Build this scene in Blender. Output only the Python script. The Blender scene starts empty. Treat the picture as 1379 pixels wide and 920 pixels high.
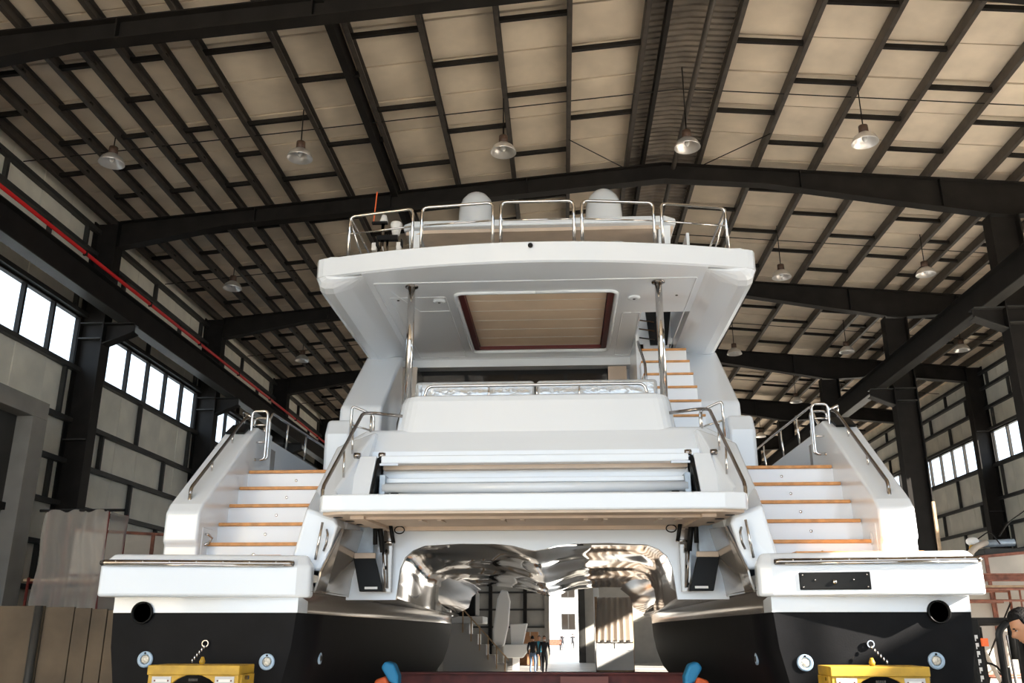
import bpy, bmesh, math, random
from mathutils import Vector, Matrix
random.seed(7)
PI = math.pi
scn = bpy.context.scene
COL = scn.collection

# ------------------------------------------------------------------ camera, sky, sun, exposure
FPX = 1207.0
PITCH = math.atan(390.0 / FPX)
YAW = math.atan(69.0 / FPX * math.cos(PITCH))
cam_d = bpy.data.cameras.new('camera'); cam = bpy.data.objects.new('camera', cam_d); COL.objects.link(cam)
cam_d.sensor_fit = 'HORIZONTAL'; cam_d.sensor_width = 36.0; cam_d.lens = 36.0 * FPX / 1379.0
cam_d.clip_end = 600
cam.location = (0.30, 0.0, 1.95)
cam.rotation_euler = (PI / 2 + PITCH, 0, YAW)
scn.camera = cam

world = bpy.data.worlds.new('sky'); scn.world = world; world.use_nodes = True
wb = world.node_tree.nodes['Background']
wb.inputs['Color'].default_value = (0.70, 0.85, 1.0, 1); wb.inputs['Strength'].default_value = 1.0

sun_d = bpy.data.lights.new('sun', 'SUN'); sun = bpy.data.objects.new('sun', sun_d); COL.objects.link(sun)
sun_d.energy = 12.0; sun_d.angle = math.radians(0.6); sun_d.color = (1.0, 0.90, 0.77)
sun_dir = Vector((-0.85, 0.33, -0.40)).normalized()      # the way the light travels
sun.rotation_euler = (-sun_dir).to_track_quat('Z', 'Y').to_euler(); sun.location = (40, -15, 30)

def portal(name, loc, rot, sx, sy):
    d = bpy.data.lights.new(name, 'AREA'); d.shape = 'RECTANGLE'; d.size = sx; d.size_y = sy
    d.cycles.is_portal = True
    o = bpy.data.objects.new(name, d); COL.objects.link(o); o.location = loc; o.rotation_euler = rot
portal('doorway_daylight', (0.4, -8.45, 5.6), (PI / 2, 0, 0), 20.0, 11.2)
portal('far_door_daylight', (0.35, 61.9, 4.0), (-PI / 2, 0, 0), 2.0, 8.0)
portal('left_window_daylight', (-10.35, 36.0, 8.13), (0, -PI / 2, 0), 1.2, 50.0)
for yy in (11.9, 45.9): portal('added_door_daylight', (15.5, yy, 2.8), (0, PI / 2, 0), 5.6, 13.6)  # sky light through the two openings added to brighten the interior
portal('right_window_daylight', (15.5, 29.0, 8.13), (0, PI / 2, 0), 1.2, 62.0)

vs = scn.view_settings
scn.display_settings.display_device = 'sRGB'
vs.view_transform = 'Standard'; vs.look = 'None'; vs.exposure = 1.72; vs.gamma = 1.0; vs.use_curve_mapping = False
scn.cycles.use_denoising = True
scn.cycles.max_bounces = 8; scn.cycles.diffuse_bounces = 5; scn.cycles.glossy_bounces = 4
scn.cycles.transparent_max_bounces = 12
scn.cycles.sample_clamp_indirect = 6.0
scn.cycles.caustics_reflective = False; scn.cycles.caustics_refractive = False

# ------------------------------------------------------------------ materials
MATS = {}
def mat(name, col, rough=0.5, metal=0.0, coat=0.0, nscale=0.0, namt=0.0, bump=0.0, bscale=40.0, spec=0.5, wave=None, wave_amt=0.0):
    if name in MATS: return MATS[name]
    m = bpy.data.materials.new(name); m.use_nodes = True
    nt = m.node_tree; b = nt.nodes['Principled BSDF']
    b.inputs['Base Color'].default_value = (*col, 1); b.inputs['Roughness'].default_value = rough
    b.inputs['Metallic'].default_value = metal; b.inputs['Coat Weight'].default_value = coat
    b.inputs['Coat Roughness'].default_value = 0.05; b.inputs['Specular IOR Level'].default_value = spec
    tc = nt.nodes.new('ShaderNodeTexCoord')
    if namt > 0:
        n = nt.nodes.new('ShaderNodeTexNoise'); n.inputs['Scale'].default_value = nscale; n.inputs['Detail'].default_value = 5
        nt.links.new(tc.outputs['Object'], n.inputs['Vector'])
        r = nt.nodes.new('ShaderNodeValToRGB')
        r.color_ramp.elements[0].position = 0.3; r.color_ramp.elements[1].position = 0.72
        r.color_ramp.elements[0].color = (*[c * (1 - namt) for c in col], 1)
        r.color_ramp.elements[1].color = (*[min(1, c * (1 + namt * 0.6)) for c in col], 1)
        nt.links.new(n.outputs['Fac'], r.inputs['Fac']); nt.links.new(r.outputs['Color'], b.inputs['Base Color'])
    if bump > 0 or wave:
        bp = nt.nodes.new('ShaderNodeBump'); bp.inputs['Strength'].default_value = max(bump, wave_amt); bp.inputs['Distance'].default_value = 0.02
        if wave:
            w = nt.nodes.new('ShaderNodeTexWave'); w.bands_direction = wave[0]; w.inputs['Scale'].default_value = wave[1]
            nt.links.new(tc.outputs['Object'], w.inputs['Vector']); nt.links.new(w.outputs['Fac'], bp.inputs['Height'])
        else:
            n2 = nt.nodes.new('ShaderNodeTexNoise'); n2.inputs['Scale'].default_value = bscale; n2.inputs['Detail'].default_value = 3
            nt.links.new(tc.outputs['Object'], n2.inputs['Vector']); nt.links.new(n2.outputs['Fac'], bp.inputs['Height'])
        nt.links.new(bp.outputs['Normal'], b.inputs['Normal'])
    MATS[name] = m
    return m

GEL = mat('white_gelcoat', (0.77, 0.82, 0.88), 0.22, 0, 0.5)
POL = mat('shaded_tunnel_gelcoat', (0.23, 0.185, 0.15), 0.05, 0.85)  # white gelcoat with the tunnel's shade and dark reflections put into its colour
POLW = mat('grey_and_shaded_gelcoat', (0.36, 0.32, 0.28), 0.12, 0.55)  # shade coloured into white inner hull sides; plain grey on lockers and sockets
BEIGE = mat('beige_laminate', (0.60, 0.48, 0.38), 0.5, nscale=3, namt=0.12)
ANTI = mat('black_antifouling', (0.006, 0.006, 0.007), 0.55, nscale=4, namt=0.35, bump=0.05, bscale=60, spec=0.12)
CHROME = mat('chrome', (0.62, 0.60, 0.58), 0.08, 1.0)
DCHROME = mat('dark_polished_steel', (0.30, 0.27, 0.25), 0.12, 1.0)
TEAK = mat('teak', (0.62, 0.30, 0.10), 0.5, nscale=12, namt=0.25)
BLACKP = mat('black_plastic', (0.008, 0.008, 0.008), 0.45, spec=0.15)
DGLASS = mat('dark_tinted_glass', (0.02, 0.016, 0.013), 0.06)
SLAT = mat('beige_ceiling_slat', (0.90, 0.72, 0.54), 0.55, nscale=2, namt=0.08)
REDW = mat('dark_red_trim', (0.10, 0.012, 0.012), 0.4)
HOUS = mat('blue_grey_metal', (0.33, 0.38, 0.43), 0.35, 0.3, nscale=9, namt=0.2)
STEEL = mat('dark_painted_steel', (0.019, 0.0165, 0.0145), 0.5, nscale=2.5, namt=0.3, spec=0.15)
STEELG = mat('grey_primer_steel', (0.05, 0.048, 0.044), 0.45, nscale=1.5, namt=0.3, spec=0.25)
PURL = mat('purlin_steel', (0.065, 0.053, 0.043), 0.5, nscale=5, namt=0.35)
ROOF = mat('roof_lining', (0.78, 0.655, 0.51), 0.75, nscale=1.3, namt=0.16, bump=0.06, bscale=25)
ROOFC = mat('ridge_sheet', (0.20, 0.165, 0.13), 0.4, 0.4, nscale=2, namt=0.4)
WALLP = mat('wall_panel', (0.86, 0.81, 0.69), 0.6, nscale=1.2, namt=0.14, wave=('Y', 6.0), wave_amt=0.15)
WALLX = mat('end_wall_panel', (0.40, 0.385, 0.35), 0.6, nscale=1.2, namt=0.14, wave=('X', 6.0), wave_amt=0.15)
CONC = mat('concrete_floor', (0.36, 0.345, 0.325), 0.45, nscale=0.7, namt=0.25, bump=0.05, bscale=8)
GROUND = mat('outdoor_concrete', (0.52, 0.49, 0.44), 0.8, nscale=0.4, namt=0.15)
REDP = mat('red_paint', (0.62, 0.012, 0.012), 0.4)
OXIDE = mat('red_oxide_steel', (0.16, 0.025, 0.018), 0.55, nscale=6, namt=0.4)
RUST = mat('rusty_scaffold', (0.24, 0.085, 0.05), 0.6, nscale=9, namt=0.5)
YEL = mat('yellow_paint', (0.55, 0.33, 0.03), 0.5, nscale=6, namt=0.3)
BROWN = mat('brown_board', (0.12, 0.085, 0.052), 0.65, nscale=1.6, namt=0.45, bump=0.1, bscale=12)
BEIGEM = mat('beige_mould', (0.48, 0.44, 0.38), 0.7, nscale=1.8, namt=0.2, bump=0.1, bscale=10)
FRAMEC = mat('grey_door_surround', (0.30, 0.28, 0.25), 0.6, nscale=2, namt=0.15)
WHITE = mat('white_paint', (0.80, 0.79, 0.77), 0.5)
WOOD = mat('raw_wood', (0.50, 0.34, 0.20), 0.65, nscale=8, namt=0.25)
CARD = mat('cardboard', (0.42, 0.22, 0.11), 0.8, nscale=4, namt=0.2)
BLUE = mat('blue_pad', (0.03, 0.28, 0.55), 0.6)
ORANGE = mat('orange_pad', (0.75, 0.13, 0.03), 0.6)
LBLUE = mat('pale_blue_ring', (0.42, 0.56, 0.72), 0.35)
LENS = mat('light_lens', (0.75, 0.70, 0.60), 0.2, nscale=60, namt=0.5)
ALU = mat('spun_aluminium', (0.9, 0.86, 0.82), 0.32, 0.75)
RUSTB = mat('brown_lamp_cap', (0.10, 0.055, 0.035), 0.6)
HOSE = mat('tan_hose', (0.50, 0.42, 0.34), 0.7)
SKIN = mat('skin', (0.52, 0.26, 0.15), 0.5)
HAIR = mat('black_hair', (0.006, 0.005, 0.005), 0.6, bump=0.5, bscale=90, spec=0.2)
SHIRT = mat('black_cloth', (0.014, 0.015, 0.019), 0.8)
JEANS = mat('blue_cloth', (0.10, 0.15, 0.24), 0.8)
TEALC = mat('teal_cloth', (0.05, 0.35, 0.50), 0.8)
GREYP = mat('grey_tube', (0.14, 0.15, 0.16), 0.4)
PAPER = mat('white_paper', (0.80, 0.79, 0.77), 0.6)
INK = mat('dark_print', (0.06, 0.055, 0.05), 0.6)
WRAPC = mat('crinkled_wrap', (0.62, 0.64, 0.66), 0.12, 0.35, bump=0.9, bscale=14)

def glassmat(name, fac, tint, shader='ShaderNodeBsdfGlossy', rough=0.05, col=(0.9, 0.95, 1)):
    m = bpy.data.materials.new(name); m.use_nodes = True; nt = m.node_tree; nt.nodes.clear()
    out = nt.nodes.new('ShaderNodeOutputMaterial'); mx = nt.nodes.new('ShaderNodeMixShader'); mx.inputs[0].default_value = fac
    t = nt.nodes.new('ShaderNodeBsdfTransparent'); t.inputs[0].default_value = (*tint, 1)
    g = nt.nodes.new(shader); g.inputs[0].default_value = (*col, 1)
    if 'Roughness' in g.inputs: g.inputs['Roughness'].default_value = rough
    nt.links.new(t.outputs[0], mx.inputs[1]); nt.links.new(g.outputs[0], mx.inputs[2]); nt.links.new(mx.outputs[0], out.inputs[0])
    return m
PANE = glassmat('window_glass', 0.06, (0.97, 0.985, 1.0))
FILM = glassmat('plastic_film', 0.34, (0.94, 0.92, 0.90), 'ShaderNodeBsdfDiffuse', 0.5, (0.72, 0.66, 0.60))

# ------------------------------------------------------------------ mesh helpers
def fillet(pts, r, n=4):
    pts = [Vector(p) for p in pts]; out = [pts[0]]
    for i in range(1, len(pts) - 1):
        a, b, c = pts[i - 1], pts[i], pts[i + 1]
        u = (a - b); w = (c - b); d = min(r, u.length * .48, w.length * .48)
        p0 = b + u.normalized() * d; p1 = b + w.normalized() * d
        for k in range(n + 1):
            t = k / n; out.append((1 - t) ** 2 * p0 + 2 * t * (1 - t) * b + t * t * p1)
    out.append(pts[-1]); return out

class M:
    def __init__(s, sx=1): s.bm = bmesh.new(); s.sx = sx
    def hexa(s, p):
        v = [s.bm.verts.new(q) for q in p]
        for f in ((0, 1, 2, 3), (7, 6, 5, 4), (0, 4, 5, 1), (1, 5, 6, 2), (2, 6, 7, 3), (3, 7, 4, 0)): s.bm.faces.new([v[i] for i in f])
        return s
    def box(s, x0, x1, y0, y1, z0, z1):
        return s.hexa([(x0, y0, z0), (x1, y0, z0), (x1, y1, z0), (x0, y1, z0), (x0, y0, z1), (x1, y0, z1), (x1, y1, z1), (x0, y1, z1)])
    def prism(s, pts, ax, a, b):
        def P(p, t): return {'x': (t, p[0], p[1]), 'y': (p[0], t, p[1]), 'z': (p[0], p[1], t)}[ax]
        A = [s.bm.verts.new(P(p, a)) for p in pts]; B = [s.bm.verts.new(P(p, b)) for p in pts]
        s.bm.faces.new(A); s.bm.faces.new(B[::-1]); n = len(pts)
        for i in range(n): s.bm.faces.new([A[i], A[(i + 1) % n], B[(i + 1) % n], B[i]])
        return s
    def tube(s, pts, r, n=8, r2=None):
        pts = [Vector(p) for p in pts]; rings = []; m = len(pts); up = None
        for i, p in enumerate(pts):
            t = (pts[min(i + 1, m - 1)] - pts[max(i - 1, 0)]).normalized()
            if up is None: up = Vector((0, 0, 1)) if abs(t.z) < .9 else Vector((0, 1, 0))
            sd = t.cross(up).normalized(); up = sd.cross(t).normalized()
            rr = r if r2 is None else r + (r2 - r) * i / (m - 1)
            rings.append([s.bm.verts.new(p + (sd * math.cos(2 * PI * k / n) + up * math.sin(2 * PI * k / n)) * rr) for k in range(n)])
        for a, b in zip(rings, rings[1:]):
            for k in range(n): s.bm.faces.new([a[k], a[(k + 1) % n], b[(k + 1) % n], b[k]])
        s.bm.faces.new(rings[0][::-1]); s.bm.faces.new(rings[-1]); return s
    def lathe(s, prof, c, ax='z', n=20):
        rings = []
        for r, h in prof:
            ring = []
            for k in range(n):
                a = 2 * PI * k / n; u, w = r * math.cos(a), r * math.sin(a)
                q = {'z': (u, w, h), 'y': (u, h, w), 'x': (h, u, w)}[ax]
                ring.append(s.bm.verts.new((c[0] + q[0], c[1] + q[1], c[2] + q[2])))
            rings.append(ring)
        for a, b in zip(rings, rings[1:]):
            for k in range(n): s.bm.faces.new([a[k], a[(k + 1) % n], b[(k + 1) % n], b[k]])
        if prof[0][0] > 1e-4: s.bm.faces.new(rings[0][::-1])
        if prof[-1][0] > 1e-4: s.bm.faces.new(rings[-1])
        return s
    def loft(s, rings, closed=False, caps=False):
        V = [[s.bm.verts.new(p) for p in r] for r in rings]; n = len(rings[0])
        for a, b in zip(V, V[1:]):
            for k in range(n if closed else n - 1): s.bm.faces.new([a[k], a[(k + 1) % n], b[(k + 1) % n], b[k]])
        if caps: s.bm.faces.new(V[0][::-1]); s.bm.faces.new(V[-1])
        return s
    def ball(s, c, rx, ry, rz, n=12):
        bmesh.ops.create_uvsphere(s.bm, u_segments=n, v_segments=max(6, n * 2 // 3), radius=1, matrix=Matrix.Translation(c) @ Matrix.Diagonal((rx, ry, rz, 1))); return s
    def out(s, name, m, parent=None, bev=0.0, smooth=False, seg=3, solid=0.0, weld=False):
        if s.sx != 1:
            for v in s.bm.verts: v.co.x *= s.sx
        if weld: bmesh.ops.remove_doubles(s.bm, verts=s.bm.verts, dist=1e-4)
        bmesh.ops.recalc_face_normals(s.bm, faces=s.bm.faces)
        me = bpy.data.meshes.new(name); s.bm.to_mesh(me); s.bm.free()
        for q in (m if isinstance(m, (list, tuple)) else [m]): me.materials.append(q)
        if smooth: me.polygons.foreach_set('use_smooth', [True] * len(me.polygons))
        o = bpy.data.objects.new(name, me); COL.objects.link(o)
        if parent: o.parent = parent
        if solid:
            d = o.modifiers.new('solid', 'SOLIDIFY'); d.thickness = solid; d.offset = 0
        if bev:
            d = o.modifiers.new('bevel', 'BEVEL'); d.width = bev; d.segments = seg; d.limit_method = 'ANGLE'; d.angle_limit = math.radians(35)
        return o

def tag(o, label, cat, group=None):
    o['label'] = label; o['category'] = cat
    if group: o['group'] = group
    return o
def struct(o, label=None, cat=None):
    o['kind'] = 'structure'
    if label: o['label'] = label; o['category'] = cat or o.name.split('_')[0]
    return o
def stuff(o, label=None, cat=None):
    o['kind'] = 'stuff'
    if label: o['label'] = label; o['category'] = cat
    return o
def empty(name, loc=(0, 0, 0)):
    o = bpy.data.objects.new(name, None); COL.objects.link(o); o.location = loc; o.empty_display_size = .2; return o
def put(src, parent=None, loc=None, rot=None, scale=None):
    c = src.copy(); COL.objects.link(c)
    c.parent = parent if parent else src.parent
    if loc is not None: c.location = loc
    if rot is not None: c.rotation_euler = rot
    if scale is not None: c.scale = scale
    return c
def tree(src, loc, rot=None):
    c = src.copy(); COL.objects.link(c); c.location = loc
    if rot is not None: c.rotation_euler = rot
    for ch in src.children:
        d = ch.copy(); COL.objects.link(d); d.parent = c
        for g in ch.children:
            e = g.copy(); COL.objects.link(e); e.parent = d
    return c
ORD = ['first', 'second', 'third', 'fourth', 'fifth', 'sixth', 'seventh', 'eighth', 'ninth', 'tenth', 'eleventh']

# ------------------------------------------------------------------ hangar shell
BAY = 6.8
FY = [11.9 + BAY * k for k in range(8)]            # portal frames in or near view: 11.9 ... 59.5
Y0, Y1 = -8.5, 62.0
XL, XR, RX, RZ, SL = -10.5, 15.65, 2.80, 12.28, 0.092
def ztop(x): return RZ - SL * abs(x - RX)

ground = struct(M().box(16.2, 90, Y0, Y1, -.3, -.02).box(-90, -11, Y0, Y1, -.3, -.02).box(-90, 90, -60, Y0, -.3, -.02).box(-90, 90, Y1, 200, -.3, -.02).out('ground', GROUND), 'pale concrete yard outside the hangar', 'ground')
floor = struct(M().box(-11, 16.2, Y0, Y1, -.25, 0).out('floor', CONC), 'warm grey concrete hangar floor', 'floor')

# left wall ---------------------------------------------------
def side_wall(name, X, sg, label):
    """sg = +1: the room lies towards +X"""
    m = M(); xa, xb = sorted((X - sg * .06, X - sg * .12))
    OPEN = [(5.1, 18.7), (39.1, 52.7)] if sg < 0 else []      # two unseen loading doors added to the right wall to let in sun
    def isopen(y): return any(p - .1 < y < q - .1 for p, q in OPEN)
    ye = [Y0] + [v for pq in OPEN for v in pq] + [Y1]
    for p, q in zip(ye[::2], ye[1::2]): m.box(xa, xb, p, q, 0, 7.55)
    for p, q in OPEN: m.box(xa, xb, p, q, 5.6, 7.55)
    m.box(xa, xb, Y0, Y1, 8.72, 11.6).box(xa, xb, Y0, FY[0] - (2 * BAY if sg < 0 else 0), 7.55, 8.72)
    w = struct(m.out(name, WALLP), label, 'wall')
    pw = BAY / 6
    lo = hi = None
    i = 0
    y = Y0
    while y < Y1 - .1:
        ye = min(y + pw, Y1)
        d = random.uniform(-.012, .012)
        if abs(ye - y - pw) < 1e-3 and lo:
            if not isopen(y): put(lo, w, (X + sg * d, y, 0))
            put(hi, w, (X + sg * d, y, 0))
        else:
            a = M().box(min(0, -sg * .06), max(0, -sg * .06), .006, ye - y - .006, 0, 7.5).out('wall_panel', WALLP, w); a.location = (X, y, 0)
            b = M().box(min(0, -sg * .06), max(0, -sg * .06), .006, ye - y - .006, 8.78, 11.5).out('wall_panel', WALLP, w); b.location = (X, y, 0)
            if lo is None: lo, hi = a, b
        y = ye
    girts = [0.95, 1.9, 2.8, 3.7, 4.55, 5.45, 6.35, 7.5, 8.78, 9.55, 10.28, 10.85]
    g0 = None
    for k in range(len(FY) + 2):
        ya = FY[0] - 2 * BAY + k * BAY
        if ya > 50: continue
        for gz in girts:
            if isopen(ya) and gz < 7: continue
            if g0 is None:
                g0 = M().box(min(0, sg * .14), max(0, sg * .14), .0, BAY, -.05, .05).out('girt', STEELG, w); g0.location = (X, ya, gz)
            else: put(g0, w, (X, ya, gz))
        if ya > 40: continue
        for r, (za, zb) in enumerate(zip(girts[2:], girts[3:])):
            if abs(za - 7.5) < .01 or (isopen(ya) and za < 7): continue
            for f in ((.22, .72) if r % 2 else (.47, .93)):
                o = M().box(min(0, sg * .10), max(0, sg * .10), -.035, .035, .05, zb - za - .05).out('girt_post', STEELG, w)
                o.location = (X, ya + f * BAY, za)
    return w
wl = side_wall('wall_left', XL, 1, 'beige ribbed metal side wall on the left with dark girts')
wr = side_wall('wall_right', XR, -1, 'beige ribbed metal side wall far on the right with dark girts')

# windows -----------------------------------------------------
wn = 0
for X, sg, side in ((XL, 1, 'left'), (XR, -1, 'right')):
    for k in range(-2 if sg < 0 else 0, 7):
        ya, yb = FY[0] + BAY * k + .12, FY[0] + BAY * (k + 1) - .12
        wn += 1
        w = empty('window_%d' % wn, (X, ya, 7.55)); struct(w, '%s strip window of tall clear panes, bay %d of the %s wall' % ('bright', k + (3 if sg < 0 else 1), side), 'window')
        L = yb - ya
        M().box(-.08, .04, 0, L, 0, .05).box(-.08, .04, 0, L, 1.12, 1.17).box(-.08, .04, 0, .05, 0, 1.17).box(-.08, .04, L - .05, L, 0, 1.17).out('window_frame', STEEL, w)
        n = 6; pw = L / n
        m0 = p0 = None
        for i in range(n):
            if i:
                if m0 is None: m0 = M().box(-.05, .05, -.035, .035, .05, 1.12).out('mullion', STEEL, w); m0.location = (0, i * pw, 0)
                else: put(m0, w, (0, i * pw, 0))
            if p0 is None: p0 = M().box(-.03, -.022, .01, pw - .01, .04, 1.13).out('pane', PANE, w); p0.location = (0, 0, 0)
            else: put(p0, w, (0, i * pw, 0))

# end walls ---------------------------------------------------
m = M().box(-11, -9.6, Y0 - .1, Y0, 0, 12.6).box(10.4, 16.2, Y0 - .1, Y0, 0, 12.6).box(-9.6, 10.4, Y0 - .1, Y0, 11.2, 12.6)
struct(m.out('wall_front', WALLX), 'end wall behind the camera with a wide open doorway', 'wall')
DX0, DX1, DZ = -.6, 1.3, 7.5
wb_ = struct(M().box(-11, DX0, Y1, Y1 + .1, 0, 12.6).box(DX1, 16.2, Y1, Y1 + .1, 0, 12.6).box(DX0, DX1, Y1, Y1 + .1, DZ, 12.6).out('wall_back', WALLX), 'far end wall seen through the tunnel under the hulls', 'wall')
for gz in (1.1, 2.2, 3.3, 4.4, 5.5):
    M().box(-10.5, DX0 - .3, Y1 - .15, Y1, gz - .06, gz + .06).out('girt', STEELG, wb_)
for gx in (-8.5, -6.5, -4.5, -2.2):
    M().box(gx - .12, gx + .12, Y1 - .22, Y1, 0, 11).out('girt_post', STEEL, wb_)
d = empty('door_1', (DX0, Y1, 0)); struct(d, 'tall open sliding door at the far end of the hangar', 'door')
M().box(-.32, 0, -.2, .12, 0, DZ).out('door_jamb', FRAMEC, d); M().box(DX1 - DX0, DX1 - DX0 + .45, -.3, .12, 0, DZ).out('door_jamb', STEELG, d)
M().box(-.32, DX1 - DX0 + .45, -.22, .12, DZ, DZ + .3).out('door_lintel', STEELG, d)
d = empty('door_2', (XL, 15.0, 0)); struct(d, 'grey framed tall doorway in the left wall at the picture edge', 'door')
M().box(.0, .55, -4.2, 2.05, 5.95, 6.3).out('door_lintel', FRAMEC, d, bev=.01); M().box(.0, .55, 1.55, 2.05, 0, 5.95).out('door_jamb', FRAMEC, d, bev=.01)
M().box(.0, .55, -4.2, -3.7, 0, 5.95).out('door_jamb', FRAMEC, d, bev=.01)
M().box(.16, .22, -3.7, 1.55, 0, 5.95).out('door_leaf', STEELG, d)
for zz in (1.4, 2.8, 4.2): M().box(.22, .3, -3.7, 1.55, zz - .07, zz + .07).out('door_rail', STEEL, d)

# roof --------------------------------------------------------
PZ = .22                                            # purlin depth
m = M()
for a, b in ((XL - .3, RX), (RX, XR + .4)):
    za, zb = ztop(a) + PZ + .08, ztop(b) + PZ + .08
    m.hexa([(a, Y0, za), (b, Y0, zb), (b, Y1, zb), (a, Y1, za), (a, Y0, za + .12), (b, Y0, zb + .12), (b, Y1, zb + .12), (a, Y1, za + .12)])
ceil = struct(m.out('ceiling', STEEL), 'low pitched hangar roof of beige lining sheets on dark purlins', 'ceiling')
pw = BAY / 6
for a, b in ((XL - .2, 1.98), (3.57, XR + .2)):
    za, zb = ztop(a) + PZ, ztop(b) + PZ
    src = M().hexa([(a, .022, za), (b, .022, zb), (b, pw - .022, zb), (a, pw - .022, za), (a, .022, za + .05), (b, .022, zb + .05), (b, pw - .022, zb + .05), (a, pw - .022, za + .05)]).out('roof_panel', ROOF, ceil)
    n = int((Y1 - Y0) / pw)
    src.location = (0, Y0, 0)
    for i in range(1, n + 1): put(src, ceil, (0, Y0 + i * pw, random.uniform(-.01, .01)))
# ribbed ridge sheets
for a, b in ((1.98, RX), (RX, 3.57)):
    m = M(); n = int((50 - Y0) / .17); ra, rb = [], []
    for i in range(n * 4 + 1):
        y = Y0 + i * .0425; h = (0, .05, .05, 0)[i % 4]
        ra.append((a, y, ztop(a) + PZ + .02 + h)); rb.append((b, y, ztop(b) + PZ + .02 + h))
    m.loft([ra, rb]).out('ridge_sheet', ROOFC, ceil)
PXL = [-10.2, -9.58, -8.95, -8.33, -7.70, -7.08, -6.43, -5.80, -4.50, -3.23, -1.98, -.67, .59, 1.95]
PXR = [3.60, 4.89, 6.18, 7.41, 8.70, 9.91, 10.6, 11.25, 11.9, 12.55, 13.2, 13.85, 14.5, 15.15]
psrc = None
far = M()
def cee(m, x, y, z):
    m.box(x - .045, x - .035, y, y + BAY, z, z + PZ).box(x - .045, x + .045, y, y + BAY, z, z + .012).box(x + .037, x + .045, y, y + BAY, z, z + .035).box(x - .045, x + .045, y, y + BAY, z + PZ - .012, z + PZ)
    return m
for k in range(-1, 8):
    ya = FY[0] + (k - 1) * BAY
    for x in PXL + PXR:
        if k >= 6 or k < 0:
            cee(far, x, ya, ztop(x) - .03); continue
        if psrc is None: psrc = cee(M(), 0, 0, 0).out('purlin', PURL, ceil); psrc.location = (x, ya, ztop(x) - .03)
        else: put(psrc, ceil, (x, ya, ztop(x) - .03))
stuff(far.out('purlin', PURL, ceil))
far = M(); cnt = 0
ssrc = {}
for k in range(0, 6):
    ya = FY[0] + (k - 1) * BAY
    for P in (PXL, PXR):
        for j, (xa, xb) in enumerate(zip(P, P[1:])):
            for f in ((.16, .5, .84) if j % 2 else (.33, .67)):
                y = ya + f * BAY + .1 * math.sin(j * 3.1)
                za, zb = ztop(xa), ztop(xb)
                if k in (1, 2, 3, 4) and cnt < 290:
                    cnt += 1
                    w = xb - xa; key = (round(w, 2), zb > za)
                    if key not in ssrc:
                        ssrc[key] = M().hexa([(0, -.035, .02), (w, -.035, .02 + zb - za), (w, .035, .02 + zb - za), (0, .035, .02), (0, -.035, .105), (w, -.035, .105 + zb - za), (w, .035, .105 + zb - za), (0, .035, .105)]).out('strut', STEEL, ceil)
                        ssrc[key].location = (xa, y, za)
                    else: put(ssrc[key], ceil, (xa, y, za))
                else:
                    far.hexa([(xa, y - .035, za + .02), (xb, y - .035, zb + .02), (xb, y + .035, zb + .02), (xa, y + .035, za + .02), (xa, y - .035, za + .105), (xb, y - .035, zb + .105), (xb, y + .035, zb + .105), (xa, y + .035, za + .105)])
stuff(far.out('strut', STEEL, ceil))
for k in range(0, 5):
    ya = FY[0] + (k - 1) * BAY
    for yy in (ya + 3.75,):
        M().tube([(XL, yy, ztop(XL) - .02), (RX, yy, ztop(RX) - .02), (XR, yy, ztop(XR) - .02)], .012, 5).out('tie_rod', STEEL, ceil)
    for xa, xb in ((.6, 1.95), (4.89, 3.6)):
        M().tube([(xa, ya + 5.2, ztop(xa) - .04), (xb, ya + BAY, ztop(xb) - .04)], .012, 5).out('tie_rod', STEEL, ceil)
tag(M().tube([(RX + .22, Y0 + .1, RZ - .12), (RX + .22, 58, RZ - .12)], .055, 10).out('ridge_pipe', PURL, smooth=True), 'brown round pipe running along under the roof ridge', 'pipe')
M().box(2.28, 2.36, Y0 + .1, 58, RZ - .1, RZ + .14).out('ridge_purlin', STEEL, ceil)
tag(M().box(-3.52, -3.38, Y0 + .1, 58, ztop(-3.4) - .12, ztop(-3.4) + .2).out('roof_tie_beam', STEEL), 'thick dark beam running along the left roof slope', 'beam')

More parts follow.
